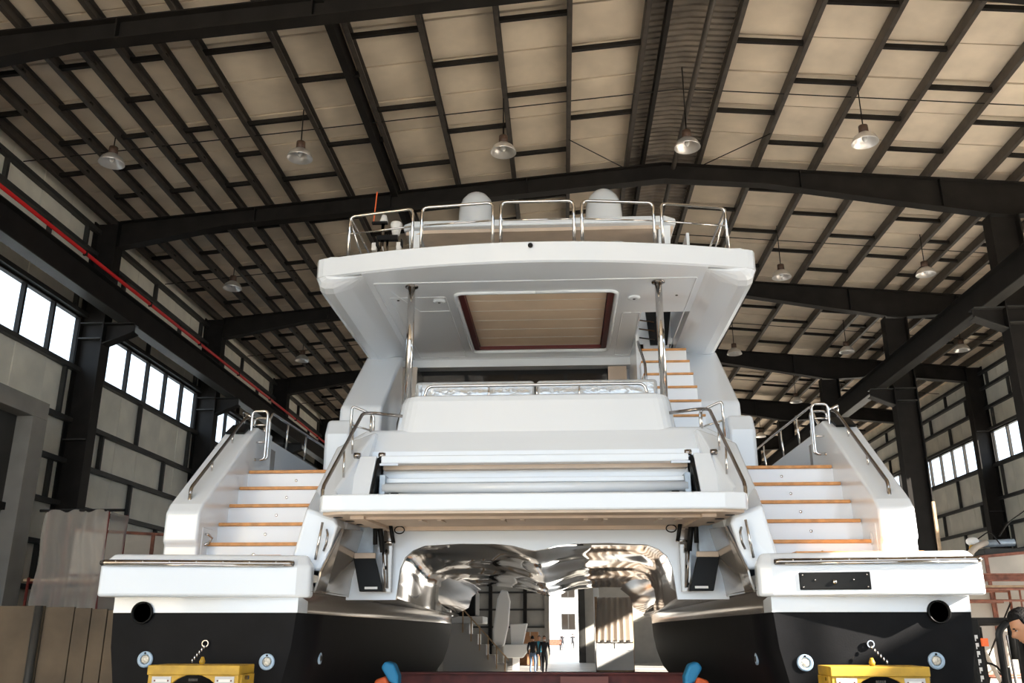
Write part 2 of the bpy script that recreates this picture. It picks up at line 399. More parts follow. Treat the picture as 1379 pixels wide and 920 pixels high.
# steel frames -------------------------------------------------
def icol(m, x0, x1, y, z0, z1, fw=.34, ft=.03, wt=.022):
    m.box(x0, x0 + ft, y - fw / 2, y + fw / 2, z0, z1).box(x1 - ft, x1, y - fw / 2, y + fw / 2, z0, z1).box(x0 + ft, x1 - ft, y - wt / 2, y + wt / 2, z0, z1)
def rafter(name, pts_bot, y, label):
    """pts_bot: list of (x, zbottom), I-section with sloped top at the purlins"""
    root = empty(name, (pts_bot[0][0], y, pts_bot[0][1]))
    def L(p): return (p[0] - pts_bot[0][0], p[1] - y, p[2] - pts_bot[0][1])
    m = M(); b = M(); t = M()
    for (xa, za), (xb, zb) in zip(pts_bot, pts_bot[1:]):
        ta, tb = ztop(xa) - .03, ztop(xb) - .03
        def H(mm, y0, y1, a0, a1, b0, b1): mm.hexa([L(q) for q in ((xa, y0, a0), (xb, y0, b0), (xb, y1, b0), (xa, y1, a0), (xa, y0, a1), (xb, y0, b1), (xb, y1, b1), (xa, y1, a1))])
        H(m, y - .011, y + .011, za + .02, ta - .02, zb + .02, tb - .02)
        H(b, y - .13, y + .13, za, za + .022, zb, zb + .022)
        H(t, y - .13, y + .13, ta - .022, ta, tb - .022, tb)
    m.out('web', STEEL, root); b.out('bottom_flange', STEEL, root); t.out('top_flange', STEEL, root)
    xs0, xs1 = pts_bot[0][0], pts_bot[-1][0]
    n = max(2, int(abs(xs1 - xs0) / 2.6))
    def zb_at(x):
        for (xa, za), (xb, zb) in zip(pts_bot, pts_bot[1:]):
            if min(xa, xb) <= x <= max(xa, xb): return za + (zb - za) * (x - xa) / (xb - xa)
        return pts_bot[-1][1]
    for i in range(1, n):
        x = xs0 + (xs1 - xs0) * i / n
        M().hexa([L(q) for q in ((x - .012, y - .12, zb_at(x)), (x + .012, y - .12, zb_at(x)), (x + .012, y + .12, zb_at(x)), (x - .012, y + .12, zb_at(x)),
              (x - .012, y - .12, ztop(x) - .04), (x + .012, y - .12, ztop(x) - .04), (x + .012, y + .12, ztop(x) - .04), (x - .012, y + .12, ztop(x) - .04))]).out('stiffener', STEEL, root)
    tag(root, label, 'rafter')
for k, y in enumerate(FY[:7]):
    o = ORD[k]
    rafter('roof_rafter', [(RX, ztop(RX) - .45), (-7.4, ztop(-7.4) - .43), (-9.9, ztop(-9.9) - .68)], y, 'dark steel roof rafter on left slope, %s counting away from the camera' % o)
    rafter('roof_rafter', [(RX, ztop(RX) - .45), (5.0, ztop(5) - .43), (10.0, ztop(10) - .86), (10.35, ztop(10.35) - .86), (12.2, ztop(12.2) - .6), (15.1, ztop(15.1) - .6)], y, 'dark steel roof rafter on right slope, %s counting away from the camera' % o)
    c = empty('steel_column', (XL, y, 0)); m = M(); icol(m, .02, .6, 0, 0, ztop(XL + .6) - .05); m.out('shaft', STEELG if 0 else STEEL, c)
    for zz in (8.2, 8.56, 5.9, 3.6): M().box(.05, .57, -.16, .16, zz - .012, zz + .012).out('stiffener', STEELG, c)
    M().prism([(.6, 8.1), (1.25, 8.36), (1.25, 8.54), (.6, 8.54)], 'y', -.011, .011).out('corbel', STEEL, c)
    M().box(.6, 1.27, -.15, .15, 8.535, 8.56).hexa([(.6, -.15, 8.06), (1.27, -.15, 8.33), (1.27, .15, 8.33), (.6, .15, 8.06), (.6, -.15, 8.085), (1.27, -.15, 8.355), (1.27, .15, 8.355), (.6, .15, 8.085)]).out('corbel_flange', STEEL, c)
    tag(c, 'dark steel column on the left wall with crane bracket, %s away from the camera' % o, 'column')
    c = empty('steel_column', (10.17, y, 0)); m = M(); icol(m, -.32, .33, 0, 0, ztop(10.2) - .88, .36); m.out('shaft', STEEL, c)
    for zz in (8.2, 8.56): M().box(-.3, .31, -.17, .17, zz - .012, zz + .012).out('stiffener', STEELG, c)
    M().prism([(-.32, 8.1), (-.95, 8.36), (-.95, 8.54), (-.32, 8.54)], 'y', -.011, .011).out('corbel', STEEL, c)
    M().box(-.97, -.32, -.15, .15, 8.535, 8.56).hexa([(-.97, -.15, 8.33), (-.32, -.15, 8.06), (-.32, .15, 8.06), (-.97, .15, 8.33), (-.97, -.15, 8.355), (-.32, -.15, 8.085), (-.32, .15, 8.085), (-.97, .15, 8.355)]).out('corbel_flange', STEELG, c)
    tag(c, 'dark freestanding steel column carrying the right crane rail, %s away from the camera' % o, 'column')
    c = empty('steel_column', (XR, y, 0)); m = M(); icol(m, -.6, -.02, 0, 0, ztop(XR - .6) - .05); m.out('shaft', STEEL, c)
    for zz in (8.72, 5.9, 3.6): M().box(-.57, -.05, -.16, .16, zz - .012, zz + .012).out('stiffener', STEELG, c)
    tag(c, 'dark steel column against the far right wall, %s away from the camera' % o, 'column')
for X, sd in ((-9.46, 'left'), (9.52, 'right')):
    c = empty('crane_runway_beam', (X, Y0 + .3, 8.56)); L = 58 - Y0
    M().box(-.011, .011, 0, L, .02, .58).out('web', STEEL, c); M().box(-.14, .14, 0, L, 0, .022).out('bottom_flange', STEELG, c); M().box(-.14, .14, 0, L, .578, .6).out('top_flange', STEEL, c)
    M().box(-.03, .03, 0, L, .6, .68).out('crane_rail', PURL, c)
    tag(c, 'long dark crane runway beam along the %s column row' % sd, 'beam')
c = empty('red_pipe', (-9.24, Y0 + .3, 9.24)); M().tube([(0, 0, 0), (0, 58 - Y0, 0)], .04, 10).out('pipe', REDP, c, smooth=True)
for i in range(22): M().box(-.03, .045, i * 3 + .4, i * 3 + .45, -.06, .05).out('clip', STEEL, c)
tag(c, 'thin bright red pipe along the left crane beam', 'pipe')

# pendant lamps -------------------------------------------------
def lamp():
    r = empty('pendant_lamp')
    M().lathe([(.085, .34), (.09, .2), (.06, .18)], (0, 0, 0), n=16).out('lamp_cap', RUSTB, r, smooth=True)
    M().lathe([(.06, .19), (.10, .18), (.2, .10), (.245, .0), (.25, -.02), (.243, -.02), (.19, .09), (.09, .165), (.05, .17)], (0, 0, 0), n=24).out('lamp_shade', ALU, r, smooth=True)
    M().ball((0, 0, .08), .05, .05, .075).out('bulb', WHITE, r, smooth=True)
    return r
L0 = None
rows = [(15.3, 'nearest row'), (22.1, 'second row'), (28.9, 'third row'), (35.7, 'fourth row'), (42.5, 'fifth row')]
cols = [(-8.45, 'beside the left wall'), (-4.68, 'over the left hull'), (-.70, 'over the boat, left of the ridge'), (2.82, 'under the roof ridge'), (6.15, 'right of the ridge'), (9.83, 'by the right crane columns'), (13.55, 'in the far right aisle')]
for y, rn in rows:
    for x, cn in cols:
        if y > 16 and -6 < x < 5 : continue
        if y < 16 and x > 7: continue
        if y > 36 and x < 5: continue
        r = lamp() if L0 is None else tree(L0, (0, 0, 0)); L0 = L0 or r
        r.location = (x, y, 10.75); px_ = min(PXL + PXR, key=lambda q: abs(q - x))
        h = ztop(x) - 10.75 - .33
        M().tube([(0, 0, .33), (0, 0, .33 + h + .3)], .012, 6).out('lamp_rod', STEEL, r)
        tag(r, 'bell shaped metal pendant lamp %s, %s' % (cn, rn), 'lamp', 'pendant lamps')

# ------------------------------------------------------------------ the catamaran (stern towards the camera, axis X = 0)
boat = empty('catamaran', (0, 8.9, .6))
tag(boat, 'large white power catamaran seen from astern, black bottom paint, in the middle of the hangar', 'boat')
BO = Vector((0, 8.9, .6))
class B(M):
    """parts of the boat are written in hangar coordinates; parents sit at the boat's base"""
    def out(s, name, m, parent=None, **k):
        for v in s.bm.verts: v.co -= BO
        if s.sx != 1:
            for v in s.bm.verts: v.co.x *= s.sx
            s.sx = 1
        return M.out(s, name, m, parent or boat, **k)
def sub(p, o):
    return o
def rev(pts): return pts

def section(y):
    """underwater hull section (X, z), inner top to outer top"""
    base = [(2.28, 2.12), (2.31, 1.8), (2.38, 1.48), (2.52, 1.15), (2.78, .85), (3.2, .72), (3.62, .85), (3.9, 1.15), (4.02, 1.48), (4.08, 1.8), (4.1, 2.12)]
    t = max(0, (y - 20.0) / 8.0); w = max(.03, 1 - t ** 1.7); b = 1 + .03 * math.sin(min(1, (y - 8.95) / 11) * PI)
    return [(3.2 + (x - 3.2) * w * b, z + (.75 * t ** 2) * (2.12 - z) / 1.4) for x, z in base]
YS = [8.95, 10, 11.5, 13, 15, 17, 19, 20.5, 22, 23.5, 25, 26.2, 27.2, 28.0]
for sd, sn in ((-1, 'left'), (1, 'right')):
    # hull bottom, black
    m = B(sd); m.loft([[(x, y, z) for x, z in section(y)] for y in YS], caps=True)
    hb = m.out('hull_bottom', ANTI, smooth=False); hb['label'] = 'black antifouled underwater hull on the %s' % sn
    hb.data.polygons.foreach_set('use_smooth', [len(p.vertices) == 4 and abs(p.normal.y) < .9 for p in hb.data.polygons])
    # inner white band, polished and toned down for shade
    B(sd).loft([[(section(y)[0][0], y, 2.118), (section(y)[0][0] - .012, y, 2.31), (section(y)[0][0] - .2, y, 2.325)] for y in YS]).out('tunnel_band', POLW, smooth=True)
    # transom white band + outer topside
    B(sd).box(2.27, 4.1, 8.945, 9.3, 2.12, 2.32).out('transom_band', GEL)
    B(sd).loft([[(section(y)[-1][0], y, 2.12), (section(y)[-1][0] - .02, y, 2.5), (min(3.85, section(y)[-1][0] - .03), y, 2.66 + min(1.7, max(0, y - 11.4) * 3))] for y in YS]).out('topside', GEL, smooth=True)
    # swim platform block
    pl = [(4.13, 8.62), (2.28, 8.86), (2.16, 8.93), (2.16, 9.08), (2.45, 9.12), (2.45, 9.75), (4.10, 9.75)]
    pi_ = [(4.06, 8.73), (2.30, 8.96), (2.22, 9.0), (2.22, 9.06), (2.47, 9.1), (2.47, 9.75), (4.04, 9.75)]
    m = B(sd); m.loft([[(x, y, 2.26) for x, y in pl], [(x, y, 2.55) for x, y in pl], [(x, y, 2.665) for x, y in pi_]], closed=True, caps=True)
    sp = m.out('swim_platform', GEL, bev=.03)
    rr = B(sd).tube(fillet([(4.12, 8.75, 2.575), (4.115, 8.615, 2.575), (2.36, 8.845, 2.575), (2.32, 8.87, 2.575)], .04), .03, 10).out('rub_rail', DCHROME, sp, smooth=True)
    B(sd).tube([(4.08, 8.60, 2.557), (2.40, 8.818, 2.557)], .012, 8).out('rail_strip', CHROME, rr, smooth=True)
    for i in range(7):
        t = (i + .5) / 7; B(sd).ball((4.1 - 1.75 * t, 8.592 + .229 * t, 2.588), .008, .006, .008, 8).out('screw', CHROME, rr, smooth=True)
    if sd == 1:
        B(sd).box(2.55, 3.75, 8.95, 9.55, 2.664, 2.68).out('teak_pad', TEAK, sp)
        k = math.atan2(-.24, 1.85)
        pn = B(sd).hexa([(x, 8.86 - (x - 2.28) * .1297 - dy, z) for z in (2.315, 2.475) for x, dy in ((2.52, .012), (3.15, .012), (3.15, -.01), (2.52, -.01))]).out('socket_panel', BLACKP, sp, bev=.008); pn['label'] = 'black socket panel with bolts on the platform face'
        for x, z, r in ((2.55, 2.34, .008), (2.55, 2.45, .008), (3.12, 2.34, .008), (3.12, 2.45, .008), (2.66, 2.405, .009), (3.0, 2.405, .009), (2.83, 2.385, .024)):
            B(sd).ball((x, 8.846 - (x - 2.28) * .1297, z), r, r * .8, r, 10).out('bolt', CHROME, pn, smooth=True)
    else:
        B(sd).box(2.5, 3.9, 9.0, 9.55, 2.664, 2.672).out('teak_pad', TEAK, sp)
    # exhaust
    ex = B(sd).lathe([(.105, 0), (.105, -.05), (.092, -.05), (.09, .1)], (3.80, 8.96, 2.12), 'y', 28).out('exhaust_pipe', BLACKP, smooth=True)
    B(sd).lathe([(.0, -.02), (.09, -.02)], (3.80, 8.96, 2.12), 'y', 28).out('exhaust_throat', SHIRT, ex)
    # underwater lights on transom and inner side
    for x, z in ((3.72, 1.69), (2.53, 1.67)):
        u = B(sd).lathe([(.075, 0), (.075, -.018), (.055, -.024), (.045, -.018), (.045, 0)], (x, 8.95, z), 'y', 28).out('underwater_light', LBLUE, smooth=True)
        B(sd).lathe([(.044, -.012), (.03, -.02), (.0, -.022)], (x, 8.95, z), 'y', 20).out('lens', LENS, u, smooth=True)
        B(sd).ball((x, 8.925, z + .058), .012, .004, .008, 8).out('screw', BLACKP, u)
    u = B(sd).lathe([(.06, 0), (.06, -.018), (.035, -.022), (.03, -.012), (.0, -.012)], (2.335, 10.12, 1.67), 'x', 24).out('side_light', LBLUE, smooth=True)
    B(sd).ball((2.315, 10.12, 1.67), .012, .03, .03, 12).out('lens', INK, u, smooth=True)
    # chain eye
    e_ = B(sd).tube([(3.14 + .03 * math.cos(a * PI / 6), 8.925, 1.835 + .03 * math.sin(a * PI / 6)) for a in range(13)], .009, 6).out('shackle', CHROME)
    for i in range(6): B(sd).ball((3.14 + .014 * i * (1 if sd == 1 else .6), 8.90 - i * .03, 1.805 - .024 * i), .009, .008, .02, 8).out('chain_link', CHROME, e_, smooth=True)
    # stairs
    for k in range(5):
        y, z = 9.62 + .27 * k, 2.85 + .24 * k
        B(sd).box(2.30, 3.50, y, y + .30, z - .30, z - .035).out('stair_riser', GEL)
        B(sd).box(2.32, 3.485, y - .035, y + .29, z - .036, z).out('stair_tread', TEAK, bev=.006)
        u = B(sd).lathe([(.016, 0), (.016, -.006), (.009, -.009), (0, -.009)], (2.98 - .02 * k, y, z - .125), 'y', 14).out('step_light', CHROME, smooth=True)
    B(sd).box(2.2, 3.62, 10.95, 12.4, 3.5, 3.81).out('side_deck', GEL)
    # outer bulwark beside the stairs
    pr = [(9.38, 2.66), (9.38, 2.80), (9.34, 2.84), (9.34, 3.14), (9.42, 3.24), (10.75, 4.28), (10.95, 4.40), (11.5, 4.42), (11.5, 2.66)]
    bw = B(sd).prism(pr, 'x', 3.50, 3.87).out('bulwark', GEL, bev=.045, seg=4)
    B(sd).prism([(10.72, 4.27), (10.95, 4.405), (11.45, 4.43), (11.45, 4.46), (10.93, 4.44), (10.70, 4.295)], 'x', 3.6, 3.84).out('bulwark_cap', BLACKP, bw, bev=.01)
    lk = B(sd).box(3.492, 3.505, 9.46, 9.72, 2.70, 3.0).out('locker_door', GEL, bw, bev=.006)
    if sd == -1:
        B(sd).tube([(3.488, 9.52, 2.93), (3.46, 9.52, 2.93), (3.44, 9.6, 2.9), (3.46, 9.56, 2.84), (3.488, 9.52, 2.82)], .014, 6).out('cleat', CHROME, lk, smooth=True)
    else:
        B(sd).ball((3.486, 9.6, 2.86), .01, .05, .07).out('vent', GEL, lk, smooth=True)
    # side bulwark running forward
    sb = B(sd).prism([(11.48, 2.66), (11.48, 4.42), (14, 4.44), (20, 4.5), (26.5, 4.6), (26.5, 2.66)], 'x', 3.62, 3.86).out('side_bulwark', GEL, bev=.02)
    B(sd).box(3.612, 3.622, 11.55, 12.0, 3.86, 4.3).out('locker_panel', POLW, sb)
    B(sd).box(3.606, 3.622, 13.4, 13.62, 4.02, 4.26).out('port_light', BLACKP, sb)
    # outer hand rail
    hr = B(sd).tube(fillet([(3.69, 9.5, 3.26), (3.69, 9.5, 3.42), (3.66, 10.85, 4.50), (3.6, 10.98, 4.56)], .05), .02, 10).out('hand_rail', DCHROME, smooth=True)
    B(sd).tube([(3.69, 9.5, 3.2), (3.69, 9.5, 3.36)], .021, 10).out('rail_foot', CHROME, hr, smooth=True)
    for y in (10.0, 10.55): B(sd).tube([(3.68, y, 3.42 + (y - 9.5) * .8 - .14), (3.68, y, 3.42 + (y - 9.5) * .8)], .012, 8).out('stanchion', CHROME, hr, smooth=True)
    # folding gate of chrome tube at the top of the stairs
    g = B(sd)
    def loop(m, x0, x1, y, z0, z1, r, dy=0): m.tube(fillet([((x0 + x1) / 2, y + dy / 2, z0), (x1, y + dy, z0), (x1, y + dy, z1), (x0, y, z1), (x0, y, z0), ((x0 + x1) / 2, y + dy / 2, z0)], .06), r, 8)
    loop(g, 3.38, 3.58, 10.88, 3.98, 4.60, .018)
    gt = g.out('stair_gate', CHROME, smooth=True)
    g = B(sd); loop(g, 3.42, 3.62, 11.1, 4.02, 4.56, .016); g.out('gate_leaf', CHROME, gt, smooth=True)
    for z in (4.2, 4.42): B(sd).tube([(3.38, 10.88, z), (3.58, 10.88, z)], .012, 8).out('gate_bar', CHROME, gt, smooth=True)
    B(sd).tube(fillet([(3.58, 10.9, 4.52), (3.72, 10.95, 4.6), (3.76, 11.1, 4.6), (3.76, 11.1, 4.42)], .05), .016, 8).out('gate_bar', CHROME, gt, smooth=True)
    # side deck rail
    sr = B(sd).tube(fillet([(3.66, 11.55, 4.42), (3.64, 11.85, 4.80), (3.62, 14.2, 4.86), (3.62, 22, 4.98)], .05), .018, 8).out('side_rail', CHROME, smooth=True)
    for y in (11.5, 12.55, 13.5, 14.7, 16, 17.4): B(sd).tube([(3.64, y, 4.42), (3.63, y, 4.42 + (.42 if y > 11.6 else .1))], .014, 8).out('stanchion', CHROME, sr, smooth=True)
    # inner stair bulwark with its hanging fin
    ib = B(sd).loft([[(2.44, 9.12, 2.54), (2.10, 9.16, 2.52), (1.99, 9.2, 2.98), (2.02, 9.2, 3.05), (2.3, 9.12, 3.14)],
                     [(2.46, 9.6, 2.54), (2.1, 9.6, 2.52), (2.0, 9.6, 2.98), (2.12, 9.6, 3.40), (2.36, 9.6, 3.38)],
                     [(2.46, 10.35, 2.54), (2.1, 10.35, 2.52), (1.95, 10.35, 3.05), (1.88, 10.35, 4.2), (2.34, 10.35, 4.02)],
                     [(2.46, 11.2, 2.54), (2.1, 11.2, 2.52), (1.95, 11.2, 3.05), (1.85, 11.2, 4.27), (2.38, 11.2, 4.1)]], closed=True, caps=True).out('stair_bulwark', GEL, bev=.03)
    gr = B(sd).tube([(2.17, 9.10, 2.63), (2.12, 9.10, 3.0)], .014, 8).out('grab_handle', CHROME, ib, smooth=True)
    B(sd).tube([(2.10, 9.13, 2.72), (2.07, 9.10, 2.78), (2.06, 9.10, 2.88), (2.08, 9.13, 2.93)], .012, 8).out('latch', DCHROME, ib, smooth=True)
    hr = B(sd).tube(fillet([(2.15, 9.14, 3.2), (2.15, 9.14, 3.36), (2.06, 10.40, 4.44), (1.96, 10.52, 4.47), (1.62, 10.62, 4.45)], .06), .02, 10).out('hand_rail', DCHROME, smooth=True)
    B(sd).tube([(2.15, 9.14, 3.12), (2.15, 9.14, 3.34)], .021, 10).out('rail_foot', CHROME, hr, smooth=True)
    for y, z in ((9.75, 3.72), (10.1, 4.05), (10.45, 4.43)): B(sd).tube([(2.09, y, z - .16), (2.1, y, z + .14)] if y < 10.4 else [(1.98, y + .05, z - .2), (1.98, y + .05, z)], .013, 8).out('stanchion', CHROME, hr, smooth=True)
    g = B(sd).tube(fillet([(2.28, 10.75, 4.15), (2.28, 10.75, 4.62), (2.02, 10.85, 4.52), (2.02, 10.85, 4.15)], .05), .017, 8).out('boarding_loop', CHROME, smooth=True)
    B(sd).tube([(2.28, 10.75, 4.38), (2.02, 10.85, 4.32)], .012, 8).out('loop_bar', CHROME, g, smooth=True)
    # inner hull side up to the bulkhead
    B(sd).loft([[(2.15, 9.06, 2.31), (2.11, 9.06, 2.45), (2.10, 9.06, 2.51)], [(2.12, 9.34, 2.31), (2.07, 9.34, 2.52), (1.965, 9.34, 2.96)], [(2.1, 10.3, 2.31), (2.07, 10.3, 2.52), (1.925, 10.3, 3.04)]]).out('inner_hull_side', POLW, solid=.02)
    # platform lift: housing, black lever, rams
    B(sd).box(1.80, 2.04, 10.14, 10.28, 2.72, 3.12).out('lift_housing', HOUS, bev=.01)
    la = B(sd).hexa([(1.66, 10.06, 2.36), (1.92, 10.06, 2.36), (1.92, 10.12, 2.36), (1.66, 10.12, 2.36), (1.77, 10.08, 2.72), (2.01, 10.08, 2.72), (2.01, 10.14, 2.72), (1.77, 10.14, 2.72)]).out('lift_lever', BLACKP, bev=.008)
    B(sd).box(1.72, 1.86, 10.045, 10.06, 2.385, 2.41).out('lever_plate', WHITE, la)
    B(sd).box(1.76, 2.0, 10.06, 10.1, 2.715, 2.775).out('lever_lip', BEIGE, la, bev=.01)
    rm = B(sd).tube([(1.72, 10.0, 3.1), (1.68, 10.06, 2.78)], .03, 10).out('hydraulic_ram', BLACKP, smooth=True)
    B(sd).tube([(1.68, 10.06, 2.8), (1.645, 10.12, 2.4)], .012, 8).out('ram_rod', DCHROME, rm, smooth=True)
    B(sd).tube([(1.76, 9.98, 3.1), (1.76, 10.02, 2.86)], .026, 10).out('ram_guide', BLACKP, rm, smooth=True)
    B(sd).tube([(1.60, 10.0, 3.1), (1.56, 10.03, 2.88)], .022, 10).out('ram_guide', BLACKP, rm, smooth=True)
    B(sd).tube([(1.66, 10.04, 2.885), (1.54, 10.04, 2.885)], .014, 8).out('pin', CHROME, rm, smooth=True)
    B(sd).tube([(1.50 + .055 * math.cos(a * PI / 8), 10.05, 3.02 + .04 * math.sin(a * PI / 8)) for a in range(17)], .007, 6).out('hose_loop', BLACKP, rm, smooth=True)
    B(sd).box(1.60, 1.70, 10.18, 10.29, 2.36, 3.1).out('guide_plate', POLW, rm)
    for z in (2.44, 2.62, 2.8): B(sd).ball((1.66, 10.16, z), .014, .014, .022, 8).out('bolt', BLACKP, rm)
    # white arm plates above the slab
    ar = B(sd).hexa([(1.82, 9.72, 3.2), (2.08, 9.72, 3.2), (2.08, 9.9, 3.2), (1.82, 9.9, 3.2), (1.78, 9.98, 3.84), (1.97, 9.98, 3.84), (1.97, 10.3, 3.84), (1.78, 10.3, 3.84)]).out('lift_arm', GEL, bev=.012)
    B(sd).hexa([(1.775, 9.74, 3.24), (1.80, 9.74, 3.24), (1.80, 9.95, 3.24), (1.775, 9.95, 3.24), (1.745, 9.98, 3.82), (1.77, 9.98, 3.82), (1.77, 10.2, 3.82), (1.745, 10.2, 3.82)]).out('arm_edge', BLACKP, ar)
    B(sd).hexa([(2.10, 9.80, 3.24), (2.13, 9.80, 3.24), (2.13, 9.95, 3.24), (2.10, 9.95, 3.24), (1.99, 10.02, 3.82), (2.0, 10.02, 3.82), (2.0, 10.2, 3.82), (1.99, 10.2, 3.82)]).out('arm_edge', HOUS, ar)
    for x in (1.735, 2.02): B(sd).lathe([(.03, -.05), (.035, -.02), (.035, .02), (.02, .03)], (x, 10.0, 3.85), 'x', 14).out('hinge_pin', DCHROME, ar, smooth=True)
    B(sd).box(1.52, 1.73, 9.92, 9.95, 3.72, 3.745).out('hinge_bracket', DCHROME, ar)

# bulkhead with the tunnel mouth
arch = [(-1.56, 2.28), (-1.54, 2.45), (-1.52, 2.62), (-1.47, 2.74), (-1.38, 2.82), (-1.25, 2.87), (-.85, 2.89), (-.45, 2.885), (-.25, 2.865), (-.1, 2.825), (0, 2.81)]
arch = arch + [(-x, z) for x, z in arch[-2::-1]]
m = B()
for (xa, za), (xb, zb) in zip(arch, arch[1:]):
    m.hexa([(xa, 10.3, za), (xb, 10.3, zb), (xb, 10.36, zb), (xa, 10.36, za), (xa, 10.3, 3.95), (xb, 10.3, 3.95), (xb, 10.36, 3.95), (xa, 10.36, 3.95)])
m.box(-2.12, -1.56, 10.3, 10.36, 2.28, 3.95).box(1.56, 2.12, 10.3, 10.36, 2.28, 3.95)
bh = m.out('aft_bulkhead', GEL)
for s in (-1, 1):
    v = B().box(s * .86 - .24, s * .86 + .24, 10.285, 10.3, 3.085, 3.115).out('flush_vent', BLACKP, bh)
    B().box(s * .86 - .2, s * .86 + .2, 10.28, 10.285, 3.095, 3.105).out('vent_slot', WHITE, v)
# tunnel surface under the bridge deck, polished, shade in its colour
def tun(y):
    t = (y - 10.36) / 13.0; w = 1 + .55 * min(1, t * 1.05); out = []
    for i, (x, z) in enumerate(arch):
        nac = math.exp(-(x / .42) ** 2)
        zz = z + .12 * t - nac * (.16 * math.sin(min(1, t * 1.3) * PI * .5))
        zz += .016 * math.sin(y * 1.5 + x * 2.2) * (abs(x) < 1.4) + .006 * math.sin(y * 3.1 - x * 4)
        xx = x * w + .008 * math.sin(y * 1.3 + z * 5)
        if z < 2.3: zz = 2.30
        out.append((xx, y, zz))
    return out
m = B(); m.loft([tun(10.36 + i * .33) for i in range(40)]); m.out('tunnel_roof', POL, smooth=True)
for sd in (-1, 1):
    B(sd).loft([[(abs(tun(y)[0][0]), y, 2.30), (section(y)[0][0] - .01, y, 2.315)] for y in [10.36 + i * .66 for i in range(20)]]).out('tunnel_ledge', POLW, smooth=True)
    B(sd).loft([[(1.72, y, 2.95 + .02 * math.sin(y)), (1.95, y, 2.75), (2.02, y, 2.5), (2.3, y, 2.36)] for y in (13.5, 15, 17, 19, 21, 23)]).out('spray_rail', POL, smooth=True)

# hydraulic platform slab
sl = [(-2.14, 9.02), (-2.10, 8.93), (-1.9, 8.9), (1.9, 8.9), (2.10, 8.93), (2.14, 9.02), (1.93, 10.24), (-1.93, 10.24)]
slab = B().prism(sl, 'z', 3.085, 3.255).out('lift_platform', GEL, bev=.02)
un = [(-2.10, 9.02), (-1.88, 8.93), (1.88, 8.93), (2.10, 9.02), (1.91, 10.24), (-1.91, 10.24)]
ud = B().prism(un, 'z', 3.06, 3.086).out('platform_underside', BEIGE, slab)
for s in (-1, 1):
    for y in (9.2, 9.52, 9.84): B().lathe([(.0, 3.056), (.05, 3.056), (.05, 3.062)], (s * (2.02 - (y - 9.0) * .155), y, 0), 'z', 18).out('drain_hole', BLACKP, ud)
    B().hexa([(s * 1.84, 9.1, 3.03), (s * 1.70, 9.1, 3.03), (s * 1.62, 10.2, 3.03), (s * 1.78, 10.2, 3.03), (s * 1.84, 9.1, 3.06), (s * 1.70, 9.1, 3.06), (s * 1.62, 10.2, 3.06), (s * 1.78, 10.2, 3.06)]).out('rib', BEIGE, ud)
B().box(-1.72, 1.72, 9.18, 9.24, 3.035, 3.06).out('rib', BEIGE, ud); B().box(-1.66, 1.66, 10.1, 10.18, 3.02, 3.06).out('rib', BEIGE, ud)
for x in (-1.15, -.95, -.3, -.1, .55, .75, 1.3, 1.5): B().prism([(9.24, 3.06), (9.75, 3.06), (9.24, 3.025)], 'x', x - .02, x + .02).out('gusset', BEIGE, ud)
# roller and strips in the transom recess
ro = B().box(-1.74, 1.74, 10.2, 10.3, 3.26, 3.86).out('recess_panel', GEL)
B().box(-1.72, 1.72, 9.94, 10.22, 3.745, 3.835).out('transom_strip', GEL, bev=.012)
B().box(-1.72, 1.72, 10.08, 10.2, 3.70, 3.745).out('strip_lip', BEIGE, ro)
B().box(-1.72, 1.72, 10.06, 10.2, 3.545, 3.60).out('transom_ledge', GEL, ro, bev=.01)
rt = B().tube([(-1.70, 10.0, 3.475), (1.70, 10.0, 3.475)], .055, 20).out('roller_tube', GEL, smooth=True)
for s in (-1, 1):
    B().box(s * 1.70 - .03, s * 1.70 + .03, 9.96, 10.2, 3.40, 3.62).out('roller_bracket', HOUS, rt)
    B().box(s * 1.56 - .04, s * 1.56 + .04, 9.96, 10.1, 3.34, 3.42).out('roller_stop', BLACKP, rt)
# transom moulding and seat back
m = B().loft([[(-2.34, 10.30, 3.26), (-2.34, 10.30, 3.62), (-2.22, 10.30, 3.86), (2.22, 10.30, 3.86), (2.34, 10.30, 3.62), (2.34, 10.30, 3.26)],
              [(-2.36, 10.42, 3.26), (-2.36, 10.42, 3.86), (-2.14, 10.42, 4.06), (2.14, 10.42, 4.06), (2.36, 10.42, 3.86), (2.36, 10.42, 3.26)],
              [(-2.36, 10.55, 3.26), (-2.34, 10.55, 4.1), (-2.02, 10.55, 4.27), (2.02, 10.55, 4.27), (2.34, 10.55, 4.1), (2.36, 10.55, 3.26)],
              [(-2.36, 12.2, 3.26), (-2.34, 12.2, 4.1), (-2.02, 12.2, 4.27), (2.02, 12.2, 4.27), (2.34, 12.2, 4.1), (2.36, 12.2, 3.26)]], closed=True, caps=True)
m.out('transom_moulding', GEL, bev=.05, seg=4)
def rrect(hx, y0, y1, r, z, n=6):
    pts = []
    for cx, cy, a0 in ((hx - r, y0 + r, -PI / 2), (hx - r, y1 - r, 0), (-hx + r, y1 - r, PI / 2), (-hx + r, y0 + r, PI)):
        for k in range(n + 1): a = a0 + PI / 2 * k / n; pts.append((cx + r * math.cos(a), cy + r * math.sin(a), z))
    return pts
m = B(); m.loft([rrect(1.76, 10.5, 12.0, .24, 4.03), rrect(1.72, 10.52, 12.0, .24, 4.2), rrect(1.66, 10.57, 12.0, .24, 4.62), rrect(1.63, 10.60, 11.9, .22, 4.69), rrect(1.56, 10.68, 11.9, .2, 4.72)], closed=True, caps=True)
m.out('seat_back', GEL, smooth=False, bev=.02)
